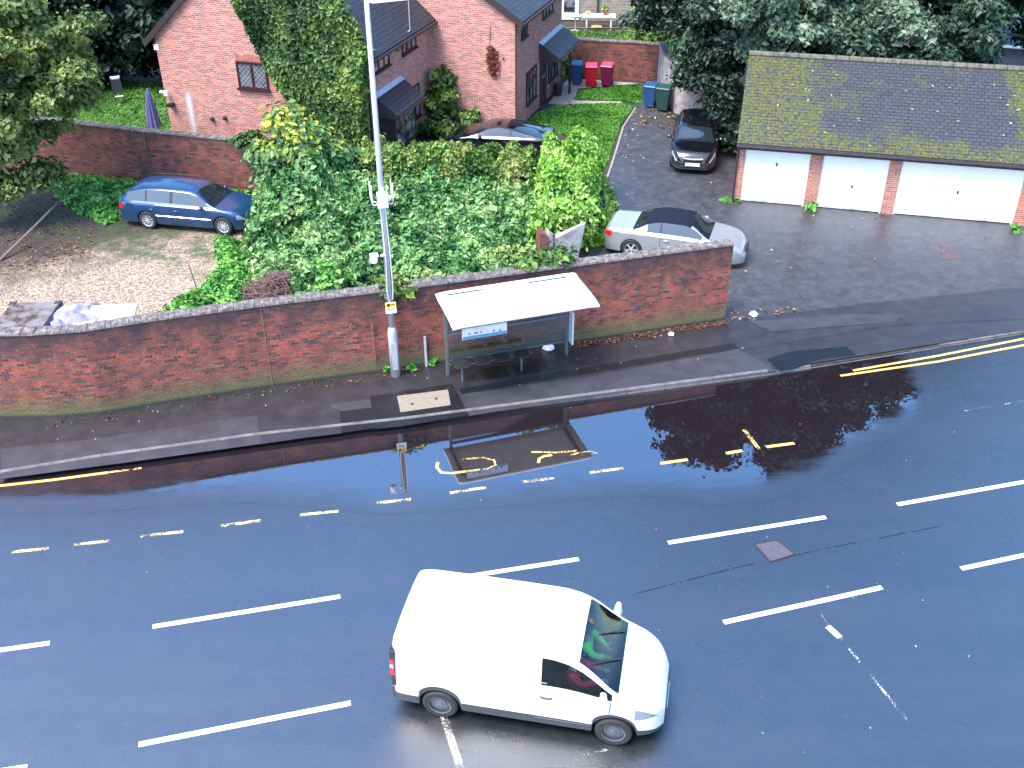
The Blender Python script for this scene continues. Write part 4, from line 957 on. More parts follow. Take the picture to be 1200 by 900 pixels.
# header panel hung below the roof front: white above, blue strip below with small marks
m = MB(); m.box(.05, 1.22, -1.55, -1.51, 1.93, 2.25); hd = m.build('header_sign', plain('sign_face', (.42, .44, .47), .4), S)
m = MB(); m.box(.06, 1.21, -1.556, -1.551, 1.94, 2.02); m.build('blue_band', plain('sign_blue', (.04, .17, .27), .4), hd)
rr = random.Random(5); sp_ = plain('sign_purple', (.12, .12, .35), .4)
for k in range(6): m = MB(); x = .2+k*.16; m.box(x, x+rr.uniform(.04, .09), -1.5565, -1.5515, 2.04+rr.uniform(0, .03), 2.07+rr.uniform(0, .05)); m.build('sign_mark', sp_, hd)
for x in (.05, 1.2): m = MB(); m.box(x, x+.02, -1.53, -1.15, 2.21, 2.3); m.build('bracket', M['steel'], hd)
for k in range(4):
    x = .30+k*.56; m = MB()
    vs = []; 
    m.hexa([(x-.19, -.62, .50), (x+.19, -.62, .50), (x+.19, -.26, .53), (x-.19, -.26, .53)], [(x-.19, -.62, .53), (x+.19, -.62, .53), (x+.19, -.26, .57), (x-.19, -.26, .57)])
    so_ = m.build('seat', M['black'], S, bevel=.015); m = MB(); m.hexa([(x-.21, -.255, .55), (x+.21, -.255, .55), (x+.21, -.215, .55), (x-.21, -.215, .55)], [(x-.21, -.23, .66), (x+.21, -.23, .66), (x+.21, -.19, .66), (x-.21, -.19, .66)]); m.build('seat_back', M['black'], so_, bevel=.01)
    if k in (0, 3): m = MB(); m.tube([(x, -.42, 0), (x, -.42, .5)], .03, 8); m.build('seat_leg', M['steel'], so_)
m = MB(); m.tube([(.1, -.38, .45), (2.2, -.38, .45)], .022, 6); m.build('seat_beam', M['darkgrey'], S)
# scraps on the ground by the shelter
def crumple(name, lab, loc, r, mat, seed, cat='litter'):
    m = MB(); m.ball((0, 0, r*.5), (r, r*.8, r*.6), 14, 10); q = random.Random(seed)
    m.v = [(x*q.uniform(.6, 1.2), y*q.uniform(.6, 1.2), max(0.003, z*q.uniform(.5, 1.2))) for x, y, z in m.v]
    o = m.build(name, mat, None); o.location = loc; return tag(o, lab, cat)
crumple('plastic_bag', 'crumpled white plastic bag on the ground inside the bus shelter', G3(643, 409, .16)[:2]+(.12,), .16, M['white'], 1)
crumple('plastic_bag', 'small white scrap on the pavement just right of the bus shelter', G3(787, 395, .12)[:2]+(.12,), .09, M['white'], 2)
crumple('paper_scrap', 'larger pale scrap of litter past the right end of the brick wall', G3(884, 373, .12)[:2]+(.12,), .13, M['offwhite'], 3)
m = MB(); m.box(-.035, .035, -.03, .03, 0, .95); o = m.build('marker_post', M['galv'], None, bevel=.008); o.location = G3(500, 428, .115); tag(o, 'short grey marker post in front of the wall left of the shelter', 'post')
# lamp post
Lp = thing('street_lamp', 'tall grey street lamp post carrying antennas camera and yellow sign', 'street lamp', (-3.17, 23.60, .115), R(14))
m = MB(); m.tube([(0, 0, -.05), (0, 0, 1.35), (0, 0, 1.5), (0, 0, 1.52)], [.13, .13, .095, .08], 16); m.tube([(0, 0, 1.5), (0, 0, 5.5), (0, 0, 9.86)], [.082, .07, .055], 16); m.build('pole', M['galv'], Lp, smooth=True)
m = MB(); m.box(-.075, .075, -.14, -.128, .25, 1.1); m.build('access_door', M['galv'], Lp, bevel=.004)
m = MB(); m.box(-.14, .14, -.115, -.10, 1.98, 2.30); sg_ = m.build('sign_plate', M['white'], Lp); m = MB(); m.box(-.138, .138, -.119, -.116, 2.16, 2.298); m.build('yellow_panel', plain('sign_yellow', (.75, .55, .04), .5), sg_)
m = MB()
m.box(-.10, -.02, -.122, -.1195, 2.19, 2.27); m.box(.0, .1, -.122, -.1195, 2.23, 2.25); m.box(-.1, .1, -.119, -.1165, 2.10, 2.12); m.box(-.1, .06, -.119, -.1165, 2.05, 2.065); m.build('sign_print', M['black'], sg_)
m = MB(); m.box(-.13, .13, -.20, -.07, 4.95, 5.35); m.build('antenna_box', M['white'], Lp, bevel=.02)
for a in (-150, -90, -30, 30, 150):
    c, s = math.cos(R(a))*.30, math.sin(R(a))*.30; m = MB()
    m.tube([(c*.3, s*.3, 5.0), (c*.9, s*.9, 5.03), (c, s, 5.12), (c, s, 5.55)], .017, 6); m.build('antenna', M['white'], Lp, smooth=True)
m = MB(); m.tube([(0, 0, 3.62), (-.14, -.04, 3.62)], .035, 8); m.at((-.33, -.08, 3.58), R(18)).lathe([(.02, -.11), (.085, -.10), (.10, 0), (.085, .10), (.02, .11)], 14); m.at(); m.box(-.42, -.22, -.17, .0, 3.66, 3.70); m.build('camera', M['white'], Lp, smooth=False)
m = MB(); m.tube([(.06, -.05, 4.9), (.09, -.06, 3.6), (.1, -.05, 2.7), (.07, -.06, 2.35)], .015, 6); m.tube([(-.06, -.06, 4.9), (-.03, -.09, 3.5), (-.06, -.09, 2.6), (-.02, -.08, 2.3)], .012, 6); m.build('cable', M['offwhite'], Lp)
m = MB(); m.tube([(0, 0, 9.75), (.15, 0, 9.79)], .04, 8); m.hexa([(.1, -.12, 9.74), (.95, -.10, 9.77), (.95, .10, 9.77), (.1, .12, 9.74)], [(.1, -.10, 9.86), (.95, -.07, 9.84), (.95, .07, 9.84), (.1, .10, 9.86)]); m.build('lamp_head', M['white'], Lp, bevel=.02)
# bins
def bin_(lab, loc, rz, body, lid, lean=0, wd=.56, h=1.0):
    b = thing('wheelie_bin', lab, 'bin', loc, rz, 'wheelie bins')
    m = MB(); m.hexa([(-wd*.38, -.24, .06), (wd*.38, -.24, .06), (wd*.38, .22, .06), (-wd*.38, .22, .06)], [(-wd/2, -.34, h), (wd/2, -.34, h), (wd/2, .30, h), (-wd/2, .30, h)]); m.box(-wd/2-.015, wd/2+.015, -.355, .315, h-.05, h); m.build('bin_body', body, b, bevel=.02)
    m = MB(); m.hexa([(-wd/2-.02, -.37, h+.004), (wd/2+.02, -.37, h+.004), (wd/2+.02, .36, h+.004), (-wd/2-.02, .36, h+.004)], [(-wd/2+.02, -.33, h+.05), (wd/2-.02, -.33, h+.05), (wd/2-.02, .30, h+.09), (-wd/2+.02, .30, h+.09)]); m.build('bin_lid', lid, b, bevel=.015)
    m = MB(); m.tube([(-wd/2+.03, .38, h-.03), (wd/2-.03, .38, h-.03)], .02, 6); m.build('bin_handle', lid, b)
    for s in (-1, 1): m = MB(); m.at((s*wd*.43, .25, .1), PI/2).lathe([(.02, -.03), (.1, -.03), (.1, .03), (.02, .03)], 16, 'Y'); m.build('bin_wheel', M['rubber'], b)
    return b
blue = plain('bin_blue', (.02, .06, .16), .4); blue2 = plain('bin_blue_lid', (.03, .14, .24), .4); red = plain('bin_red', (.42, .004, .02), .4); redl = plain('bin_pink_lid', (.75, .05, .13), .4); mar = plain('bin_maroon', (.13, .005, .04), .4); green = plain('bin_green', (.01, .05, .045), .45); navy = plain('bin_navy', (.01, .06, .15), .4)
bin_('dark blue wheelie bin by the porch left of the red bin', (3.25, 50.35, .1), R(-8), blue, blue2, wd=.52)
bin_('bright red wheelie bin with pink lid between blue and maroon bins', (3.93, 50.0, .1), R(-5), red, redl)
bin_('maroon wheelie bin with pink lid rightmost of the three by the wall', (4.70, 50.05, .1), R(-16), mar, redl)
bin_('blue wheelie bin partly behind the dark green bin by the pale wall', (6.45, 46.75, .1), R(-22), navy, navy)
bin_('dark green wheelie bin by the pale wall beside the yard', (6.98, 46.25, .1), R(-22), green, green, wd=.62, h=1.05)
m = MB(); m.lathe([(.18, 0), (.24, .5), (.25, .52), (.2, .56)], 16); o = m.build('black_pot', M['black'], None, smooth=False); o.location = G3(657, 112, .1); tag(o, 'black tub standing by the porch of the far brick house', 'tub')
m = MB(); m.box(-.45, .45, -.3, .3, 0, .02); o = m.build('door_mat', plain('mat_navy', (.015, .02, .035), .95), None); o.location = G3(645, 126, .104); o.rotation_euler = (0, 0, HA+PI/2); tag(o, 'dark door mat on the path outside the far brick house', 'door mat')
# parasol closed, garden chair folded
Pz = thing('parasol', 'closed purple garden parasol behind the brick garden wall', 'parasol', (-15.05, 42.3, .1), 0)
m = MB(); m.tube([(0, 0, 0), (0, 0, 2.3)], .025, 8); m.build('pole', M['galv'], Pz)
m = MB(); vs = []; k = 20
for i, (r, z) in enumerate([(.02, 2.25), (.08, 2.1), (.14, 1.65), (.20, 1.1), (.24, .7)]):
    for j in range(k): a = 2*PI*j/k; q = r*(1+.28*(j % 2)); vs.append((q*math.cos(a), q*math.sin(a), z))
m.add(vs, [(i*k+j, i*k+(j+1) % k, (i+1)*k+(j+1) % k, (i+1)*k+j) for i in range(4) for j in range(k)]); m.build('canopy', plain('purple_cloth', (.10, .09, .24), .8), Pz)
m = MB(); m.lathe([(.03, 0), (.27, 0), (.27, .07), (.04, .12)], 20); m.build('base', M['darkgrey'], Pz)
ch = thing('garden_chair', 'white and black garden chair standing on lawn under the dark trees', 'chair', (-18.3, 47.6, .1), R(25))
m = MB()
for s in (-.25, .25): m.tube([(s, -.1, 0), (s, .25, .95), (s, .42, 1.5)], .025, 6); m.tube([(s, .35, 0), (s, -.05, .5)], .025, 6)
m.build('frame', M['black'], ch); m = MB(); m.hexa([(-.24, -.12, .45), (.24, -.12, .45), (.24, .22, .40), (-.24, .22, .40)], [(-.24, -.12, .48), (.24, -.12, .48), (.24, .22, .43), (-.24, .22, .43)]); m.build('seat', M['white'], ch)
m = MB(); m.hexa([(-.24, .16, .6), (.24, .16, .6), (.24, .2, .6), (-.24, .2, .6)], [(-.24, .38, 1.35), (.24, .38, 1.35), (.24, .42, 1.35), (-.24, .42, 1.35)]); m.build('backrest', M['black'], ch); m = MB(); m.box(-.27, .27, .38, .46, 1.32, 1.5); m.build('head_pad', M['white'], ch)
ch.scale = (.8, .8, .8)
# dumped things by the wall
PT = thing('dumped_mattress', 'stained pale mattress propped on blue sheeting behind the brick wall', 'mattress', (-13.9, 26.35, .09), R(2))
m = MB(); m.box(-1.0, .45, -.75, .72, .28, .50); m.build('mattress', NB('stained_ticking').m, PT, bevel=.04)
b = M.get('x'); mm_ = bpy.data.materials['stained_ticking']; bb = NB('mattress_ticking'); n = bb.noise(bb.obj, 1.3, 5, .7); bb.set(Base_Color=bb.ramp(n, [(.40, (.04, .022, .012)), (.5, (.13, .115, .12)), (.6, (.16, .15, .165))]), Roughness=.85); PT.children[0].data.materials[0] = bb.m
for (x, y) in ((-.95, .66), (.38, .66), (-.95, -.6)):
    m = MB(); m.box(x-.08, x+.12, y-.1, y+.09, .27, .515); m.build('corner_patch', M['darkgrey'], PT, bevel=.01)
m = MB(); m.box(-1.1, .6, -.95, .8, 0, .27); m.build('base', plain('divan_navy', (.03, .06, .11), .8), PT, bevel=.02)
def cloth(name, lab, loc, rz, sx, sy, mat, seed, h=.3, amp=.09, cat='sheet'):
    m = MB(); nx, ny = 36, 30; vs = []
    for i in range(nx+1):
        for j in range(ny+1):
            x = (i/nx-.5)*sx; y = (j/ny-.5)*sy; a = np.array([x*1.0]); b2 = np.array([y*1.0])
            z = h*(.55+.45*min(1, min(i, nx-i, j, ny-j)/7))+amp*float(vnoise(a, b2, 3.2, seed)[0]-.5)*2+amp*.5*float(vnoise(a, b2, 8, seed+1)[0]-.5)
            if min(i, nx-i, j, ny-j) == 0: z = .01
            vs.append((x+.12*math.sin(y*4+seed), y+.08*math.sin(x*5), max(z, .01)))
    m.add(vs, [(i*(ny+1)+j, (i+1)*(ny+1)+j, (i+1)*(ny+1)+j+1, i*(ny+1)+j+1) for i in range(nx) for j in range(ny)]); o = m.build(name, mat, None, smooth=True); o.location = loc; o.rotation_euler = (0, 0, rz); return tag(o, lab, cat)
cloth('dust_sheet', 'crumpled pale lilac sheet lying between the mattress and the white board', (-12.78, 26.35, .09), R(10), 1.5, 1.5, plain('lilac_sheet', (.22, .21, .40), .7, var=.4, scale=5), 4, .5, .18)
cloth('blue_tarpaulin', 'dark blue tarpaulin bunched under the stained mattress by the wall', (-13.75, 25.35, .09), R(5), 2.6, 1.3, plain('blue_tarp', (.03, .08, .17), .4, var=.5, scale=6), 9, .3, .16, 'tarpaulin')
m = MB(); m.hexa([(-.95, -.65, .3), (.75, -.65, .3), (.62, .62, .34), (-.95, .55, .34)], [(-.95, -.65, .42), (.75, -.65, .42), (.62, .62, .46), (-.95, .55, .46)]); m.box(-.8, -.6, -.4, .4, 0, .3); m.box(.4, .6, -.4, .4, 0, .3)
o = m.build('white_board', M['white'], None, bevel=.015); o.location = (-11.75, 26.35, .09); o.rotation_euler = (0, 0, R(4)); tag(o, 'large plain white board lying on the gravel right of the lilac sheet', 'board')
m = MB(); m.tube([G3(0, 300, .1), G3(40, 262, .6), G3(88, 214, .9)], [.05, .04, .03], 6); shape('fallen_branch', 'long straight branch leaning across the dark leaf litter under the left tree', 'branch', m, M['twig'])
m = MB(); q = Vector(G3(233, 340, .1)); m.tube([q, q+Vector((-.05, 0, .55)), q+Vector((-.12, 0, 1.0))], .02, 6); shape('garden_stake', 'thin leaning stake stuck in the weeds beside the gravel', 'stake', m, M['twig'])
# remains of a broken wall
stz = thing('broken_wall', 'broken pale rendered wall stubs under the lime green bush', 'wall', (1.0, 29.9, .08), R(18))
m = MB(); m.hexa([(-.18, -.25, 0), (.14, -.25, 0), (.14, .3, 0), (-.18, .3, 0)], [(-.14, -.15, 1.45), (.12, -.2, 1.3), (.12, .2, 1.35), (-.12, .2, 1.55)]); m.build('brick_stub', OLD2, stz)
m = MB(); m.hexa([(.3, -.1, 0), (1.15, -.1, 0), (1.15, .1, 0), (.3, .1, 0)], [(.45, -.05, 1.15), (1.45, -.05, 1.55), (1.45, .1, 1.5), (.45, .1, 1.2)]); m.hexa([(.12, -.2, 0), (.32, -.2, 0), (.32, .2, 0), (.12, .2, 0)], [(.14, -.15, 1.5), (.3, -.15, 1.35), (.3, .15, 1.3), (.14, .15, 1.5)]); m.build('render_slab', M['render'], stz, bevel=.02)
# ================================================================ vehicles
PW = dict(paint=paint('white_van_paint', (.66, .67, .69)), plastic=M['darkgrey'], glass=M['windscreen'], black=M['black'])
vsp = dict(L=4.92, top=pchip([0, .05, .2, .6, 1.5, 2.9, 3.2, 3.42, 4.12, 4.25, 4.66, 4.83, 4.92], [1.70, 1.84, 1.92, 1.96, 1.97, 1.955, 1.90, 1.80, 1.24, 1.17, .98, .82, .66]),
    belt=pchip([0, 3.0, 3.9, 4.2, 4.65, 4.92], [1.18, 1.18, 1.10, 1.04, .86, .56]), wid=pchip([0, .05, .15, .6, 3.9, 4.35, 4.66, 4.82, 4.92], [.90, .935, .95, .965, .96, .93, .84, .72, .56]),
    sill=lambda x: .26, axles=[.98, 4.08], wr=.325, arch=.385, tum=lambda x: .15, crown=.05, sh=.015, sh2=.022, rim=('steel', plain('steel_wheel', (.10, .11, .13), .45, .4)), tw=.21, cuts=[2.80, 3.42, 3.98, 4.12])
def vz(x, j, z, y):
    if 3.44 < x < 4.13 and j >= 11: return ('windscreen', 'glass')
    if 2.80 < x < 4.0 and j in (7, 8): return ('door_window', 'glass', 'f')
    if j <= 1 and x > 4.42: return ('front_bumper', 'plastic', 'fb')
    if j <= 1 and x < .55: return ('rear_bumper', 'plastic', 'rb')
    if j <= 1: return ('sill_cladding', 'plastic', 's')
    return ('body', 'paint')
van = car('delivery_van', 'plain white delivery van driving along the wet road', vsp, (-2.09, 13.37, 0), R(-11.5), vz, PW, 'van')
def van_bits(t):
    sp = vsp
    for sg in (1, -1):
        m = MB(); seam(m, sp, 2.70, .4, 1.72, sg, .005); hseam(m, sp, 2.70, 3.7, .42, sg, .004); seam(m, sp, 3.98, .75, 1.10, sg, slant=.03); m.build('door_gap', M['steel'], t)
        m = MB(); hseam(m, sp, .15, 2.9, 1.30, sg, .004); m.build('side_crease', M['offwhite'], t)
        h = MB(); y = surf(sp, 2.9, .98); h.tube([(2.80, sg*y, .98), (2.82, sg*(y+.03), .98), (2.97, sg*(y+.03), .98), (3.0, sg*y, .98)], .017, 6); h.build('door_handle', M['darkgrey'], t)
        mm = MB(); y = surf(sp, 3.86, 1.14); mm.hexa([(3.80, sg*(y+.02), 1.12), (3.96, sg*(y+.02), 1.12), (3.98, sg*(y+.24), 1.14), (3.84, sg*(y+.24), 1.14)][::sg], [(3.82, sg*(y+.04), 1.36), (3.92, sg*(y+.04), 1.36), (3.94, sg*(y+.23), 1.38), (3.86, sg*(y+.23), 1.38)][::sg]); mm.build('wing_mirror', M['white'], t, bevel=.03)
        hl = MB(); vs = []
        for i in range(7):
            x = 4.42+i*.066
            for k in range(4):
                rr_ = ring(sp, x); z0_, z1_ = .70+i*.002, min(rr_[6][1]-.02, .93); z = z0_+(z1_-z0_)*k/3; vs.append((x, sg*(surf(sp, x, z)+.008), z))
        hl.add(vs, [(i*4+k, (i+1)*4+k, (i+1)*4+k+1, i*4+k+1)[::sg] for i in range(6) for k in range(3)]); hl.build('headlight', M['clearlamp'], t, smooth=True)
        ta = MB(); ta.box(-.05, .07, min(sg*.82, sg*.948), max(sg*.82, sg*.948), .66, 1.52); tl = ta.build('tail_light', M['black'], t, bevel=.012); ta = MB(); ta.box(-.056, .06, min(sg*.84, sg*.952), max(sg*.84, sg*.952), .92, 1.32); ta.build('brake_lens', M['redlamp'], tl, bevel=.01)
        ta = MB(); ta.box(-.06, .05, min(sg*.87, sg*.956), max(sg*.87, sg*.956), 1.10, 1.20); ta.build('indicator_lens', M['clearlamp'], tl, bevel=.01)
    m = MB(); m.box(-.03, .0, -.84, .84, .86, 1.55); m.build('rear_window', M['carglass'], t, bevel=.01)
    m = MB(); m.box(-.1, .08, -.9, .9, .28, .58); m.build('rear_step', M['darkgrey'], t, bevel=.03)
    m = MB(); m.box(4.85, 4.95, -.52, .52, .30, .50); m.box(4.88, 4.94, -.45, .45, .54, .64); m.build('grille', M['darkgrey'], t, bevel=.03)
    m = MB(); m.box(4.952, 4.962, -.26, .26, .36, .47); m.build('number_plate', M['plate_w'], t)
    for y0, y1 in ((.62, .02), (-.10, -.66)):
        m = MB(); p0 = (4.12, y0*.95, vsp['top'](4.12)+.035-.02*0); p1 = (3.66, y1, vsp['top'](3.66)+.02); m.tube([p0, p1], .013, 5); m.build('wiper', M['black'], t)
    # cab: floor, dashboard, seats, steering wheel
    m = MB(); m.box(2.62, 4.4, -.82, .82, .42, .5); m.box(3.86, 4.3, -.82, .82, .5, .98); m.build('dashboard', M['black'], t, bevel=.02)
    m = MB(); m.box(2.5, 2.55, -.80, .80, .5, 1.72); m.build('bulkhead', M['darkgrey'], t)
    for y in (-.45, .28):
        m = MB(); m.box(2.95, 3.45, y-.25, y+.25, .62, .80); m.hexa([(2.78, y-.24, .8), (2.98, y-.24, .8), (2.98, y+.24, .8), (2.78, y+.24, .8)], [(2.66, y-.22, 1.45), (2.8, y-.22, 1.45), (2.8, y+.22, 1.45), (2.66, y+.22, 1.45)]); m.build('cab_seat', M['darkgrey'], t, bevel=.04)
    m = MB(); vs = [(3.72+.07*math.sin(a), -.45+.19*math.cos(a), 1.08+.17*math.sin(a)) for a in [2*PI*k/20 for k in range(21)]]; m.tube(vs, .015, 6, False); m.tube([(3.72, -.45, 1.08), (3.95, -.45, .95)], .03, 6); m.build('steering_wheel', M['black'], t)
van_bits(van)
for o_ in van.children:      # the tail of this van is short
    if o_.type == 'MESH' and o_.name.split('.')[0] != 'wheel':
        for v_ in o_.data.vertices:
            if v_.co.x < .55: v_.co.x = .15+v_.co.x*(.40/.55)
        for c_ in o_.children:
            for v_ in c_.data.vertices:
                if v_.co.x < .55: v_.co.x = .15+v_.co.x*(.40/.55)
# the two people in the cab
SKIN = plain('skin', (.42, .24, .17), .6, var=.06)
def skinned(name, verts, edges, rad, mat, parent, root=0, sub=2):
    me = bpy.data.meshes.new(name); me.from_pydata(verts, edges, []); me.materials.append(mat); o = bpy.data.objects.new(name, me); COL.objects.link(o); o.parent = parent
    sk = o.modifiers.new('skin', 'SKIN'); sk.use_smooth_shade = True
    if not me.skin_vertices: me.skin_vertices.new() if hasattr(me.skin_vertices, 'new') else None
    for i, v in enumerate(me.skin_vertices[0].data): v.radius = (rad[i], rad[i]) if not isinstance(rad[i], tuple) else rad[i]; v.use_root = (i == root)
    ss = o.modifiers.new('sub', 'SUBSURF'); ss.levels = sub; ss.render_levels = sub; return o
def seated(lab, loc, rz, top, hands, hair):
    t = thing('person', lab, 'person', loc, rz)
    (hl, hr) = hands
    V = [(0, 0, .10), (0, 0, .32), (.02, 0, .52), (.03, 0, .60), (.05, 0, .68), (.06, 0, .80), (.06, 0, .88),
         (0, .19, .50), (.16, .25, .30), hl, (0, -.19, .50), (.16, -.25, .30), hr,
         (0, .10, .08), (.42, .13, .12), (.46, .13, -.28), (.60, .13, -.32), (0, -.10, .08), (.42, -.13, .12), (.46, -.13, -.28), (.60, -.13, -.32)]
    E_ = [(0, 1), (1, 2), (2, 3), (3, 4), (4, 5), (5, 6), (2, 7), (7, 8), (8, 9), (2, 10), (10, 11), (11, 12), (0, 13), (13, 14), (14, 15), (15, 16), (0, 17), (17, 18), (18, 19), (19, 20)]
    r_ = [(.13, .16), (.12, .15), (.09, .14), .055, .07, .095, .07, .055, .045, .03, .055, .045, .03, .085, .07, .05, .04, .085, .07, .05, .04]
    skinned('body', V, E_, r_, SKIN, t)
    c = [0, 1, 2, 7, 8, 9, 10, 11, 12]; CV = [V[i] for i in c]; CV[5] = tuple(np.array(V[8])*.15+np.array(V[9])*.85); CV[8] = tuple(np.array(V[11])*.15+np.array(V[12])*.85)
    skinned('jacket', CV, [(0, 1), (1, 2), (2, 3), (3, 4), (4, 5), (2, 6), (6, 7), (7, 8)], [(.155, .185), (.145, .175), (.11, .165), .08, .07, .05, .08, .07, .05], top, t)
    skinned('trousers', [V[0], V[13], V[14], V[15], V[17], V[18], V[19]], [(0, 1), (1, 2), (2, 3), (0, 4), (4, 5), (5, 6)], [(.15, .17), .10, .085, .062, .10, .085, .062], M['black'], t)
    m = MB(); m.ball((.035, 0, .845), (.105, .092, .09), 14, 10); m.build('hair', hair, t, smooth=True)
    for y in (-.033, .033): m = MB(); m.ball((.145, y, .80), .012, 8, 6); m.build('eye', M['black'], t)
    m = MB(); m.ball((.158, 0, .775), (.022, .014, .022), 8, 6); m.build('nose', SKIN, t, smooth=True)
    for s in (1, -1):
        h = Vector(hl if s > 0 else hr); m = MB(); m.ball(tuple(h), (.045, .038, .02), 10, 6)
        for k in range(4): y = (k-1.5)*.019; m.tube([h+Vector((.03, y, 0)), h+Vector((.075, y, .0)), h+Vector((.085, y, -.03)), h+Vector((.065, y, -.05))], .0085, 6)
        m.tube([h+Vector((.0, -s*.035, 0)), h+Vector((.04, -s*.05, -.01)), h+Vector((.06, -s*.04, -.03))], .0095, 6); m.build('hand', SKIN, t, smooth=True)
    return t
Vm = Matrix.Translation((-2.09, 13.37, 0)) @ Matrix.Rotation(R(-11.5), 4, 'Z')
def vl(x, y, z): p = Vm @ Vector((x, y, z)); return tuple(p)
seated('driver in a red top at the wheel of the white van', vl(3.30, -.45, .82), R(-11.5), plain('red_jersey', (.62, .02, .04), .8), ((.52, .12, .36), (.52, -.12, .36)), plain('dark_hair', (.03, .02, .015), .8))
seated('passenger in a bright green high visibility vest beside the van driver', vl(3.42, .22, .84), R(-11.5), plain('hi_vis_green', (.25, .75, .12), .7), ((.40, .10, .16), (.40, -.10, .16)), plain('brown_hair', (.08, .05, .03), .8))
def std_zone(sp, sw, top0, top1, rear0, rear1, pillars, roofmat='paint', roofj=99, rearj=11):
    def z(x, j, zz, y):
        if j in (7, 8) and sw[0] < x < sw[1] and sp['top'](x)-sp['belt'](x) > .09:
            if any(a < x < b for a, b in pillars): return ('pillar', 'black', 'p%d' % [k for k, (a, b) in enumerate(pillars) if a < x < b][0])
            k = sum(x > b for a, b in pillars); return ('side_window', 'glass', 'w%d' % k)
        if j >= 11 and top0 < x < top1: return ('windscreen', 'glass')
        if j >= rearj and rear0 < x < rear1: return ('rear_window', 'glass')
        if j >= roofj and rear0-.1 < x < top0: return ('soft_top', roofmat)
        return ('body', 'paint')
    return z
def lights(t, sp, xh, zh, xt, zt_, hw=.30, back=.22):
    L = sp['L']
    for sg in (1, -1):
        for (x0, x1, z0, z1, nm, mt) in ((L-.08-hw, L-.08, zh-.09, zh+.07, 'headlight', 'clearlamp'), (.04, .04+back, zt_-.10, zt_+.08, 'tail_light', 'redlamp')):
            vs = []; mb = MB(); n = 8
            for i in range(n+1):
                x = x0+(x1-x0)*i/n
                for k in range(5):
                    top = ring(sp, x)[6][1]-.01; z = min(z0, top-.05)+(min(z1, top)-min(z0, top-.05))*k/4; vs.append((x, sg*(surf(sp, x, z)+.006), z))
            mb.add(vs, [(i*5+k, (i+1)*5+k, (i+1)*5+k+1, i*5+k+1)[::sg] for i in range(n) for k in range(4)]); mb.build(nm, M[mt], t, smooth=True)
    m = MB(); m.box(L-.03, L+.02, -.34, .34, .50, .60); m.build('grille', M['black'], t, bevel=.02); m = MB(); m.box(L-.03, L+.015, -.45, .45, .27, .36); m.build('air_intake', M['black'], t, bevel=.02)
# blue estate
esp = dict(L=4.85, top=pchip([0, .04, .14, .55, .9, 1.8, 2.7, 3.0, 3.72, 3.85, 4.5, 4.74, 4.85], [.78, .98, 1.06, 1.38, 1.45, 1.50, 1.47, 1.40, .98, .95, .83, .68, .50]), belt=pchip([0, .3, 3.6, 4.5, 4.85], [.90, .97, .93, .76, .46]),
    wid=pchip([0, .05, .25, .8, 3.8, 4.3, 4.6, 4.78, 4.85], [.66, .76, .85, .905, .905, .87, .76, .62, .50]), sill=lambda x: .22, axles=[1.12, 3.97], wr=.33, arch=.37, tum=lambda x: .42, crown=.045, rim=('alloy', 11, .11, M['alloy']), cuts=[.16, .52, 3.0, 3.70])
est = car('estate_car', 'metallic blue estate car parked on the gravel by the garden wall', esp, (-13.69, 34.48, .09), R(-11.7), std_zone(esp, (.42, 3.42), 3.02, 3.70, .16, .52, [(1.12, 1.20), (2.05, 2.14)]), dict(paint=paint('metallic_blue', (.010, .055, .15), .45), glass=M['carglass'], black=M['black']))
extras(est, esp, dict(paint=est.children[0].data.materials[0]), [(1.18, 0), (2.1, 0), (3.2, .06)], [1.35, 2.28], 3.28, .68, trim=(1.5, 3.55, .55))
lights(est, esp, 4.5, .68, .1, .80)
for s in (-.58, .58): m = MB(); m.tube([(.7, s, 1.44), (.85, s, 1.50), (2.5, s, 1.51), (2.7, s, 1.46)], .016, 6); m.build('roof_rail', M['black'], est)
# silver convertible
ssp = dict(L=4.64, top=pchip([0, .05, .16, .85, 1.0, 1.5, 1.95, 2.6, 2.85, 3.48, 3.62, 4.3, 4.54, 4.64], [.72, .92, .98, 1.01, 1.04, 1.31, 1.40, 1.39, 1.33, .96, .93, .80, .62, .44]), belt=pchip([0, .3, 3.4, 4.3, 4.64], [.86, .93, .90, .74, .40]),
    wid=pchip([0, .05, .25, .8, 3.6, 4.1, 4.4, 4.58, 4.64], [.62, .73, .83, .88, .88, .84, .72, .56, .45]), sill=lambda x: .2, axles=[.97, 3.69], wr=.33, arch=.365, tum=lambda x: .42, crown=.045, rim=('alloy', 5, .17, M['alloy']), cuts=[1.06, 1.38, 2.85, 3.46])
NAVY = plain('navy_soft_top', (.005, .008, .018), .9, spec=.2)
silver = paint('silver_paint', (.36, .37, .39), .5)
clk = car('convertible_car', 'silver convertible with dark soft top parked behind the wall end', ssp, (3.30, 31.95, .095), R(-18), std_zone(ssp, (1.45, 3.22), 2.85, 3.46, 1.06, 1.38, [(1.86, 1.90)], 'cloth', 9, 12), dict(paint=silver, glass=M['carglass'], black=M['black'], cloth=NAVY))
extras(clk, ssp, dict(paint=silver), [(1.9, 0), (3.1, .06)], [2.1], 3.1, .68); lights(clk, ssp, 4.3, .62, .1, .80, .3, .25)
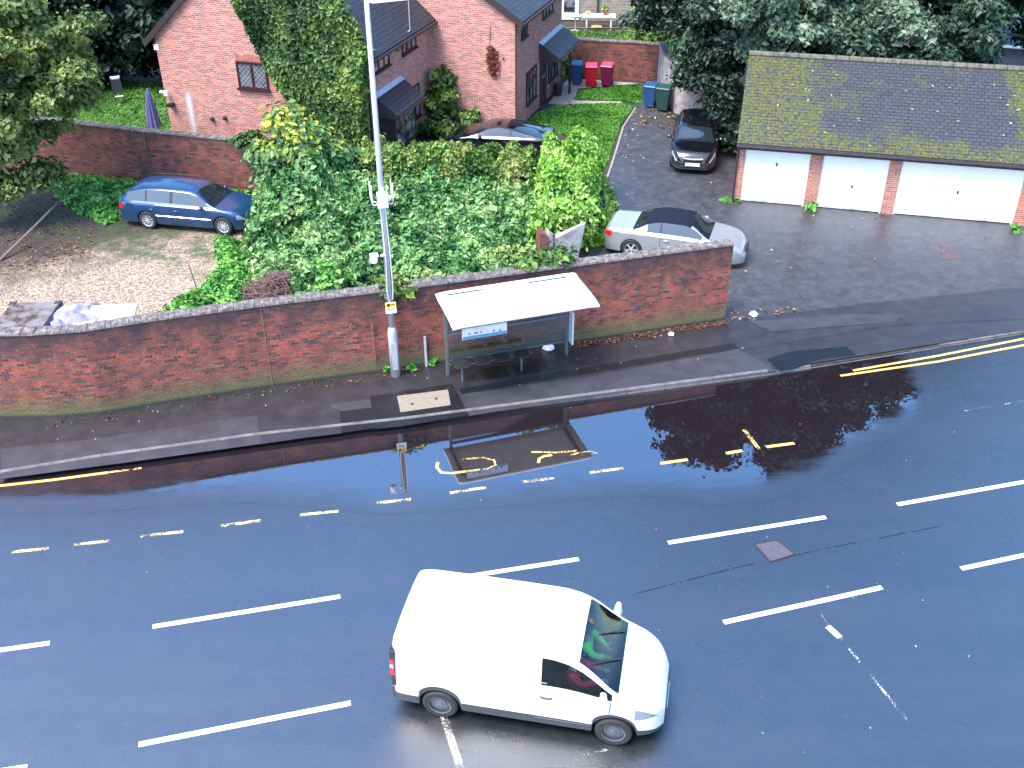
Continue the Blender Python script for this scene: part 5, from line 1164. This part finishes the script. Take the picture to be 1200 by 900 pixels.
# black hatchback facing the road
hsp = dict(L=4.0, top=pchip([0, .04, .12, .42, .8, 1.7, 2.2, 2.45, 3.12, 3.25, 3.75, 3.92, 4.0], [.85, 1.0, 1.08, 1.38, 1.46, 1.49, 1.45, 1.37, 1.0, .96, .82, .66, .48]), belt=pchip([0, .3, 3.0, 3.6, 4.0], [.93, .98, .94, .80, .44]),
    wid=pchip([0, .05, .25, .7, 3.1, 3.6, 3.85, 3.96, 4.0], [.66, .76, .82, .86, .86, .80, .68, .56, .48]), sill=lambda x: .22, axles=[.62, 3.14], wr=.31, arch=.35, tum=lambda x: .40, crown=.05, rim=('alloy', 5, .18, M['alloy']), cuts=[.14, .42, 2.45, 3.1])
hat = car('hatchback_car', 'black hatchback parked facing the road beside the garages', hsp, (7.93, 42.55, .095), math.atan2(-.98, -.19), std_zone(hsp, (.45, 2.85), 2.45, 3.1, .14, .42, [(1.45, 1.53)]), dict(paint=paint('black_paint', (.004, .004, .006), 0, .12), glass=M['carglass'], black=M['black']))
extras(hat, hsp, dict(paint=hat.children[0].data.materials[0]), [(1.5, 0), (2.75, .05)], [1.75], 2.72, .68); lights(hat, hsp, 3.7, .72, .1, .85, .34); plate(hat, 4.03, .42, M['plate_w'])
m = MB(); m.tube([(4.03, -.36, .66), (4.035, 0, .63), (4.03, .36, .66)], .035, 6); m.build('chrome_bar', M['chrome'], hat); hat.scale = (1.10, 1.07, 1.03)
# black coupe behind the hedge, facing left
csp = dict(L=4.4, top=pchip([0, .05, .2, .6, 1.7, 2.1, 2.5, 3.2, 3.35, 4.0, 4.3, 4.4], [.75, .93, .98, 1.04, 1.30, 1.34, 1.29, .97, .93, .80, .64, .46]), belt=pchip([0, .3, 3.2, 4.0, 4.4], [.86, .92, .90, .76, .42]),
    wid=pchip([0, .05, .25, .8, 3.4, 3.9, 4.2, 4.34, 4.4], [.62, .74, .83, .88, .88, .84, .72, .58, .48]), sill=lambda x: .2, axles=[.9, 3.5], wr=.32, arch=.36, tum=lambda x: .42, crown=.045, rim=('alloy', 5, .17, M['alloy']), cuts=[.68, 1.5, 2.5, 3.18])
cou = car('coupe_car', 'black coupe mostly hidden behind the hedge in front of the brick houses', csp, (1.75, 40.50, .09), R(170), std_zone(csp, (.95, 3.0), 2.5, 3.18, .68, 1.5, [(1.6, 1.66)]), dict(paint=paint('black_coupe_paint', (.005, .005, .008), 0, .12), glass=M['carglass'], black=M['black']))
extras(cou, csp, dict(paint=M['black']), [(1.65, 0), (2.9, .05)], [1.85], 2.85, .68); lights(cou, csp, 4.1, .64, .1, .80)
# ================================================================ plants
def HW(s, t, z): q = HO+HE*s+HD*t; return (q.x, q.y, z)
# ivy over the gable, hugging the wall and spilling over the verge
n = 30000; poly = [(-8.6, 6.4), (-8.0, 4.6), (-7.3, 3.5), (-6.3, 2.3), (-5.9, 1.2), (-3.75, .2), (-3.6, 3.5), (-3.3, 5.0), (-4.2, 6.6), (-6.3, 8.6), (-8.3, 9.0)]
p = sample_poly(poly, n); s, z = p[:, 0], p[:, 1]; th = .25+.55*vnoise(s, z, .9, 31)+np.clip((s+7.5)*.16, 0, .6)
dep = th*(RNG.random(n)**.5)
t_ = thing('ivy', 'thick climbing ivy covering the right half of the brick gable', 'ivy', HW(-5.5, TA-.05, .1))
P = np.array(HO)+np.array(HE)*s[:, None]+np.array(HD)*(TA-.02-dep)[:, None]; P[:, 2] = z
N = -np.array(HD)+RNG.normal(size=(n, 3))*.55; N[:, 2] += .5
cl = vnoise(s, z, 1.6, 33); rnd = np.clip(cl*.55+RNG.random(n)*.4-.15+np.clip((s+6.2)*.12, 0, .4), 0, 1)
leaf_mesh('foliage', P-np.array(t_.location), N, .14, LM['ivy'], t_, rnd)
m = MB(); 
for k in range(14): s0 = random.uniform(-6, -4); m.tube([HW(s0, TA-.03, .1), HW(s0-random.uniform(-.5, 1), TA-.04, 3), HW(s0-random.uniform(-.5, 2.4), TA-.04, 6)], .03, 5)
m.v = [tuple(Vector(v)-t_.location) for v in m.v]; m.build('stem', M['bark'], t_)
def spot(name, lab, c, r, n, size, lm, clumps=14, rr=.4, cat='shrub', up=.5, group=None, stem=True, tint=None):
    t = thing(name, lab, cat, (c[0], c[1], .08), 0, group); C, Q = crown_clumps(c, r, clumps, rr); P, N, pk = clump_points(C, Q, n, .4, up); P[:, 2] = np.maximum(P[:, 2], .1)
    cl = RNG.random(clumps); rnd = cl[pk]*.5+RNG.random(n)*.5
    if tint is not None: rnd = tint(P, rnd)
    leaf_mesh('foliage', P-np.array(t.location), N, size, LM[lm], t, rnd)
    if stem:
        m = MB()
        for k in range(5): e = C[k % clumps]-np.array(t.location); m.tube([(0, 0, 0), tuple(e*.5+np.array([0, 0, .1])), tuple(e)], [.03, .02, .01], 5)
        m.build('stem', M['bark'], t)
    return t
# climber between the houses
w1 = HW(-3.2, TB-.45, 1.3); spot('wall_climber', 'dark green climber growing up the brick wall between the houses', w1, (.55, .35, 1.25), 2600, .16, 'ivy', 16, .35, 'climber')
w1 = HW(-1.9, TB-.5, .8); spot('rose_bush', 'low dark bush against the brick wall behind the black coupe', w1, (.6, .4, .5), 900, .15, 'ivy', 9, .3, 'bush')
w1 = HW(-3.0, TB-1.6, .4); spot('low_shrub', 'low green shrub under the lower window of the ivy clad house', w1, (1.1, .8, .35), 1500, .12, 'ivy', 12, .35, 'shrub')
c = thing('red_creeper', 'small red creeper on the brick wall of the far house', 'creeper', HW(-.95, TB-.02, 3.2)); n = 260; P = np.column_stack([RNG.normal(0, .10, n)*1.3, np.zeros(n), RNG.uniform(-.75, .45, n)]); P[:, 0] += .1+P[:, 2]*-.12; Rm = np.array([[HE.x, HE.y, 0], [HD.x, HD.y, 0], [0, 0, 1]])
P[:, 0] *= (1-np.abs(P[:, 2])*.6); P[:, 1] = -.03; leaf_mesh('foliage', P @ Rm, -np.array(HD)+RNG.normal(size=(n, 3))*.4, .12, LM['creeper'], c); m = MB(); m.tube([tuple(np.array(q) @ Rm) for q in [(0, -.01, -.6), (-.05, -.01, .5), (-.02, -.01, 1.3)]], .012, 5); m.build('stem', M['bark'], c)
# bramble ground rising from the wall to the hedge
BP = [G(462, 345, .1), G(430, 352, .1), (-5.6, 24.9), (-7.7, 28.2), (-8.9, 30.5), (-9.4, 33.3), (-8.6, 36.2), (-6.6, 37.6), (-4.6, 36.6), (1.2, 36.6), (1.6, 34), (1.3, 31.8), (.6, 30.6), (.9, 29.3), (1.0, 26.3), (-1.2, 25.0)]
def bh(x, y):
    base = .75+np.clip((y-26.5)/9, 0, 1)*.55
    left = 1.5*np.exp(-(((x+7.4)/1.9)**2+((y-34.6)/2.0)**2)); left += .8*np.exp(-(((x+6.5)/2.2)**2+((y-32)/1.6)**2))
    low = np.where((x < -6.6) & (y < 31), -.45, 0)
    return np.maximum(.25, base+left+low)
def btint(P, r):
    y = np.exp(-(((P[:, 0]+7.9)/1.0)**2+((P[:, 2]-2.3)/.7)**2)); return np.clip(r*.9, 0, 1)
mound('bramble_patch', 'tangled green brambles filling the plot behind the brick wall', 'brambles', BP, bh, 78000, .135, LM['bramble'], edge=.8, tint=btint)
# yellowing ivy shrub in front of the gable
spot('yellowing_shrub', 'large leafed shrub with yellowing top in front of the ivy clad house', (-7.75, 34.7, 1.9), (1.75, 1.4, 1.5), 17000, .175, 'yellow', 46, .5, 'shrub', tint=lambda P, r: np.clip(r*.55+np.clip((P[:, 2]-2.0)*.45, 0, .5)*(RNG.random(len(P)) > .45), 0, 1))
# clipped hedge in front of the coupe
hp = [(-5.6, 34.6), (1.0, 34.5), (1.1, 36.4), (-5.6, 36.9)]
mound('hedge', 'thick clipped green hedge in front of the black coupe', 'hedge', hp, lambda x, y: 1.92+0*x, 42000, .11, LM['hedge'], rough=.08, edge=.25, depth=.3)
lp = [(.75, 32.0), (3.0, 31.6), (3.55, 34), (3.55, 37.0), (1.0, 37.2), (.6, 34.5)]
mound('lime_bush', 'bright lime green bush beside the drive at the hedge end', 'bush', lp, lambda x, y: 2.2-.25*np.clip(33.5-y, 0, 2), 42000, .11, LM['lime'], rough=.15, edge=.5, depth=.4)
n = 1600; c = thing('hanging_sprays', 'lime green sprays hanging over the broken wall stubs', 'sprays', (1.7, 31.0, .08)); P = np.column_stack([RNG.normal(1.6, .5, n), RNG.normal(31.2, .35, n), RNG.uniform(.6, 2.0, n)]); leaf_mesh('foliage', P-np.array(c.location), RNG.normal(size=(n, 3))+np.array([0, -.8, .5]), .12, LM['lime'], c, droop=1)
wp = [(-10.6, 27.2), (-8.9, 24.7), (-6.9, 24.2), (-6.6, 25.2), (-7.9, 27.6), (-8.6, 30.2), (-9.3, 32.3), (-10.3, 32.6), (-9.6, 30.2), (-9.9, 28.6)]
mound('weeds', None, 'weeds', wp, lambda x, y: .38+0*x, 13000, .10, LM['weeds'], core=False, edge=.5, kind='stuff', depth=.25)
mound('weeds', None, 'weeds', [(-18.4, 38.6), (-17.2, 36.4), (-15.6, 34.6), (-14.4, 33.7), (-13.6, 35.6), (-9.6, 34.7), (-9.4, 36.3), (-16.5, 38.3)], lambda x, y: .30+0*x, 15000, .12, LM['weeds'], core=False, edge=.8, kind='stuff', depth=.2)
spot('green_shrub', 'bright green low shrub beside the brown brushwood heap', (-5.9, 28.3, .7), (.9, .6, .45), 1800, .12, 'weeds', 12, .35, 'shrub')
spot('ivy_clump', 'dark ivy draped over the wall top behind the lamp post', (-3.3, 24.25, 2.45), (.7, .35, .28), 1300, .13, 'ivy', 10, .25, 'ivy', stem=False)
spot('ivy_clump', 'trailing pale bush hanging over the wall behind the shelter roof', (.45, 25.6, 2.55), (.9, .5, .45), 1700, .13, 'hedge', 14, .28, 'ivy', stem=False)
spot('ivy_clump', 'ivy creeping over the garden wall above the blue estate car', (-9.7, 36.35, 2.1), (.9, .35, .35), 1100, .14, 'ivy', 10, .3, 'ivy', stem=False)
# brushwood
bw = thing('brushwood_heap', 'heap of dead brown twigs and branches behind the brick wall', 'brushwood', (-7.0, 28.0, .1)); m = MB(); rr = random.Random(9)
for k in range(420):
    a = rr.uniform(0, PI); L_ = rr.uniform(.3, 1.1); cx, cy = rr.gauss(0, .75), rr.gauss(0, .6); cz = max(.05, .8*math.exp(-(cx*cx+cy*cy)/1.1)+rr.uniform(-.25, .1)); d = Vector((math.cos(a), math.sin(a), rr.uniform(-.35, .35)))*L_/2; c_ = Vector((cx, cy, cz))
    m.tube([c_-d, c_+Vector((rr.uniform(-.08, .08), rr.uniform(-.08, .08), .05)), c_+d], [.014, .011, .006], 4, False)
m.build('twigs', plain('dead_twigs', (.13, .075, .07), .9, var=.55, scale=9), bw); m = MB(); m.ball((0, 0, 0), (1.3, 1.0, .55), 16, 10); m.build('core', plain('leaf_mould', (.03, .018, .016), .95, var=.5, scale=12), bw)
m = MB()
for k in range(34):
    a = rr.uniform(0, 2*PI); c_ = Vector((-10.3+rr.uniform(0, 2.6), 24.8+rr.uniform(-.3, .5), .1)); m.at(tuple(c_), a).ball((0, 0, .05), (rr.uniform(.06, .16), rr.uniform(.05, .1), .07), 7, 5)
m.at(); o = m.build('rubble', M['stone'], None); tag(o, None, 'rubble', None, 'stuff')
# small weeds along walls
for lab, px, r in [('tuft of green weeds at the left corner of the garage', (858, 238), .35), ('tuft of weeds between first and second garage doors', (952, 248), .2), ('tuft of weeds at the right edge by the wide garage door', (1192, 276), .25)]:
    c = G(*px, .1); spot('weed_tuft', lab, (c[0], c[1]-.1, .16), (r, .15, .12), 260, .10, 'weeds', 6, .12, 'weeds', stem=False)
for lab, px in [('green weed at the wall foot left of the marker post', (482, 431)), ('green weed at the wall foot right of the marker post', (510, 426)), ('small weed beside the street lamp foot', (452, 433))]:
    c = G(*px, .12); spot('weed_tuft', lab, (c[0], c[1], .2), (.14, .08, .1), 110, .08, 'weeds', 4, .08, 'weeds', stem=False)
# trees
tree('garden_tree', 'large spreading tree with pale drooping leaves at the left edge', 'tree', (-19.6, 36.2, .08), [((-16.6, 34.6, 5.6), (2.6, 2.2, 2.2)), ((-15.6, 35.3, 5.6), (1.8, 1.6, 1.8)), ((-17.4, 34.2, 3.6), (2.2, 1.8, 1.9)), ((-18.2, 34.0, 2.4), (2.0, 1.5, 1.4)), ((-19, 35, 7), (3.5, 3, 3)), ((-16.0, 36.2, 4.0), (1.4, 1.3, 1.4)), ((-15.2, 35.4, 6.2), (1.3, 1.2, 1.2))], 88000, .14, LM['walnut'], 150, .5, .28, droop=.8, shell=.3)
for i, (x, y, h, r, lab) in enumerate([(-20.5, 51.5, 8, 3.0, 'dark dense tree behind the lawn at far left'), (-16.9, 51.5, 7.5, 2.7, 'dark dense tree behind the lawn beside the left house'), (-14.2, 50.5, 9, 2.4, 'dark tall tree just behind the left house gable'), (-23.5, 47.5, 7, 3, 'dark tree at the left picture edge behind the spreading tree')]):
    tree('evergreen_tree', lab, 'tree', (x, y, .08), [((x, y, h*.5), (r, r, h*.5)), ((x, y, h*.3), (r*1.05, r, h*.3))], 16000, .26, LM['dark'], 60, .8, .25, 'trees behind the lawn')
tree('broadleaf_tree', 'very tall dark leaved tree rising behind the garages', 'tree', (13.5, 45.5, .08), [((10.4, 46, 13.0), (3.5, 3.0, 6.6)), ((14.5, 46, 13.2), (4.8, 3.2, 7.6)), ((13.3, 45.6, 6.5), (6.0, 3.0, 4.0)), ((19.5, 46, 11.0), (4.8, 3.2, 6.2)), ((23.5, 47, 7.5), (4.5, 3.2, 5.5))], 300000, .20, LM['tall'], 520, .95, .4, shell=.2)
tree('laurel_tree', 'glossy silver green bush tree overhanging the middle of the garage roof', 'tree', (11.3, 42.9, .08), [((10.6, 41.6, 4.9), (1.9, 1.5, 1.5)), ((12.6, 42.0, 4.9), (1.9, 1.5, 1.5)), ((8.8, 41.9, 5.2), (1.7, 1.4, 1.6))], 36000, .165, LM['silver'], 44, .55, .18, shell=.35, tint=lambda P, r: np.clip(r*.75+.25, 0, 1))
tree('laurel_tree', 'reddish tinged bush tree behind the right of the garage roof', 'tree', (18.6, 41.9, .08), [((17.6, 41.0, 4.2), (2.2, 1.5, 1.7)), ((14.9, 41.4, 4.6), (1.9, 1.5, 1.5))], 34000, .16, LM['silver'], 44, .55, .18, shell=.35)
tree('holly_tree', 'dark evergreen behind the wheelie bins and pale wall', 'tree', (8.0, 47.6, .08), [((7.6, 46.3, 4.4), (1.8, 1.7, 1.9)), ((6.7, 48.3, 4.0), (1.4, 1.4, 1.6)), ((9.4, 45.0, 5), (2, 1.7, 2.4)), ((8.2, 44.6, 3.0), (.9, .9, 1.5))], 38000, .155, LM['silver'], 60, .55, .2, shell=.35, tint=lambda P, r: r*.7)
tree('ivy_tree', 'ivy smothered tree between the black hatchback and the garages', 'tree', (9.6, 41.8, .08), [((8.75, 40.3, 1.6), (.5, .8, 1.5)), ((8.6, 42.3, 2.2), (.8, 1.0, 1.9)), ((8.3, 43.6, 3.2), (1.0, .9, 1.6))], 12000, .16, LM['dark'], 34, .5, .2, shell=.35)
tree('garden_shrub', 'straggly grey green shrub above the wall behind the wheelie bins', 'shrub', (6.2, 53.0, .08), [((7.0, 53, 1.9), (1.5, 1.2, 1.2)), ((7.6, 52.5, 2.8), (1.2, 1.0, 1.2))], 6500, .16, LM['hedge'], 26, .5, .1, shell=.35)
for x, y, lab in [(3.0, 51.2, 'small dark green shrub beside the porch behind the blue bin')]: spot('small_shrub', lab, (x, y, .9), (.4, .3, .7), 600, .14, 'ivy', 7, .25, 'shrub')
# leaves and grit on the ground
def litter(name, poly, n, z, size, lo=.3, hi=1): 
    p = sample_poly(poly, n); P = np.column_stack([p, np.full(n, z+.012)]); N = RNG.normal(size=(n, 3))*.25; N[:, 2] = 1
    o = leaf_mesh(name, P, N, size, LM['litter'], None, RNG.uniform(lo, hi, n)); tag(o, None, 'leaves', None, 'stuff')
WF = WALLB[5:]; strip = [(x+.05, y-.03) for x, y in WF]+[(x+.1, y-.45) for x, y in WF[::-1]]
litter('fallen_leaves', strip, 260, .12, .055, 0, .45); litter('fallen_leaves', [(1.7, 24.9), (6.4, 26.3), (6.4, 26.55), (1.6, 25.2)], 420, .12, .06, 0, .4)
litter('fallen_leaves', [(2.6, 30), (16, 29), (17, 33), (8.5, 35.3), (6.5, 46), (5.7, 46)], 90, .10, .055, .3, .95); litter('fallen_leaves', [(5.3, 44), (7.6, 43.5), (7.2, 46.6), (5.9, 46.8)], 120, .10, .085, 0, .9)
litter('fallen_leaves', [(6.4, 26.4), (8, 26.8), (9, 27.3), (6.6, 27.2)], 60, .12, .06, 0, .8); litter('fallen_leaves', [(-14, 11), (14, 9), (16, 25), (9, 22), (-12, 18)], 130, .008, .022, .5, 1)
litter('fallen_leaves', [(-13, 20), (7, 24), (6, 26), (-3, 23.5), (-12, 21.4)], 45, .125, .035, .5, 1)
litter('fallen_leaves', [(4.3, 40), (5.0, 40), (6.4, 46.5), (5.8, 46.8)], 90, .105, .07, 0, .9)
litter('leaf_litter', [(-22, 33), (-17, 29.5), (-14, 31), (-15, 35), (-18, 38), (-22, 39)], 1500, .09, .07, 0, .55)
m = MB(); m.tube([(3.78, 38.0, .13), (4.35, 40.8, .13), (4.95, 43.9, .13), (5.75, 46.5, .13)], .045, 4); o = m.build('lawn_edging', M['stone']); o['kind'] = 'structure'
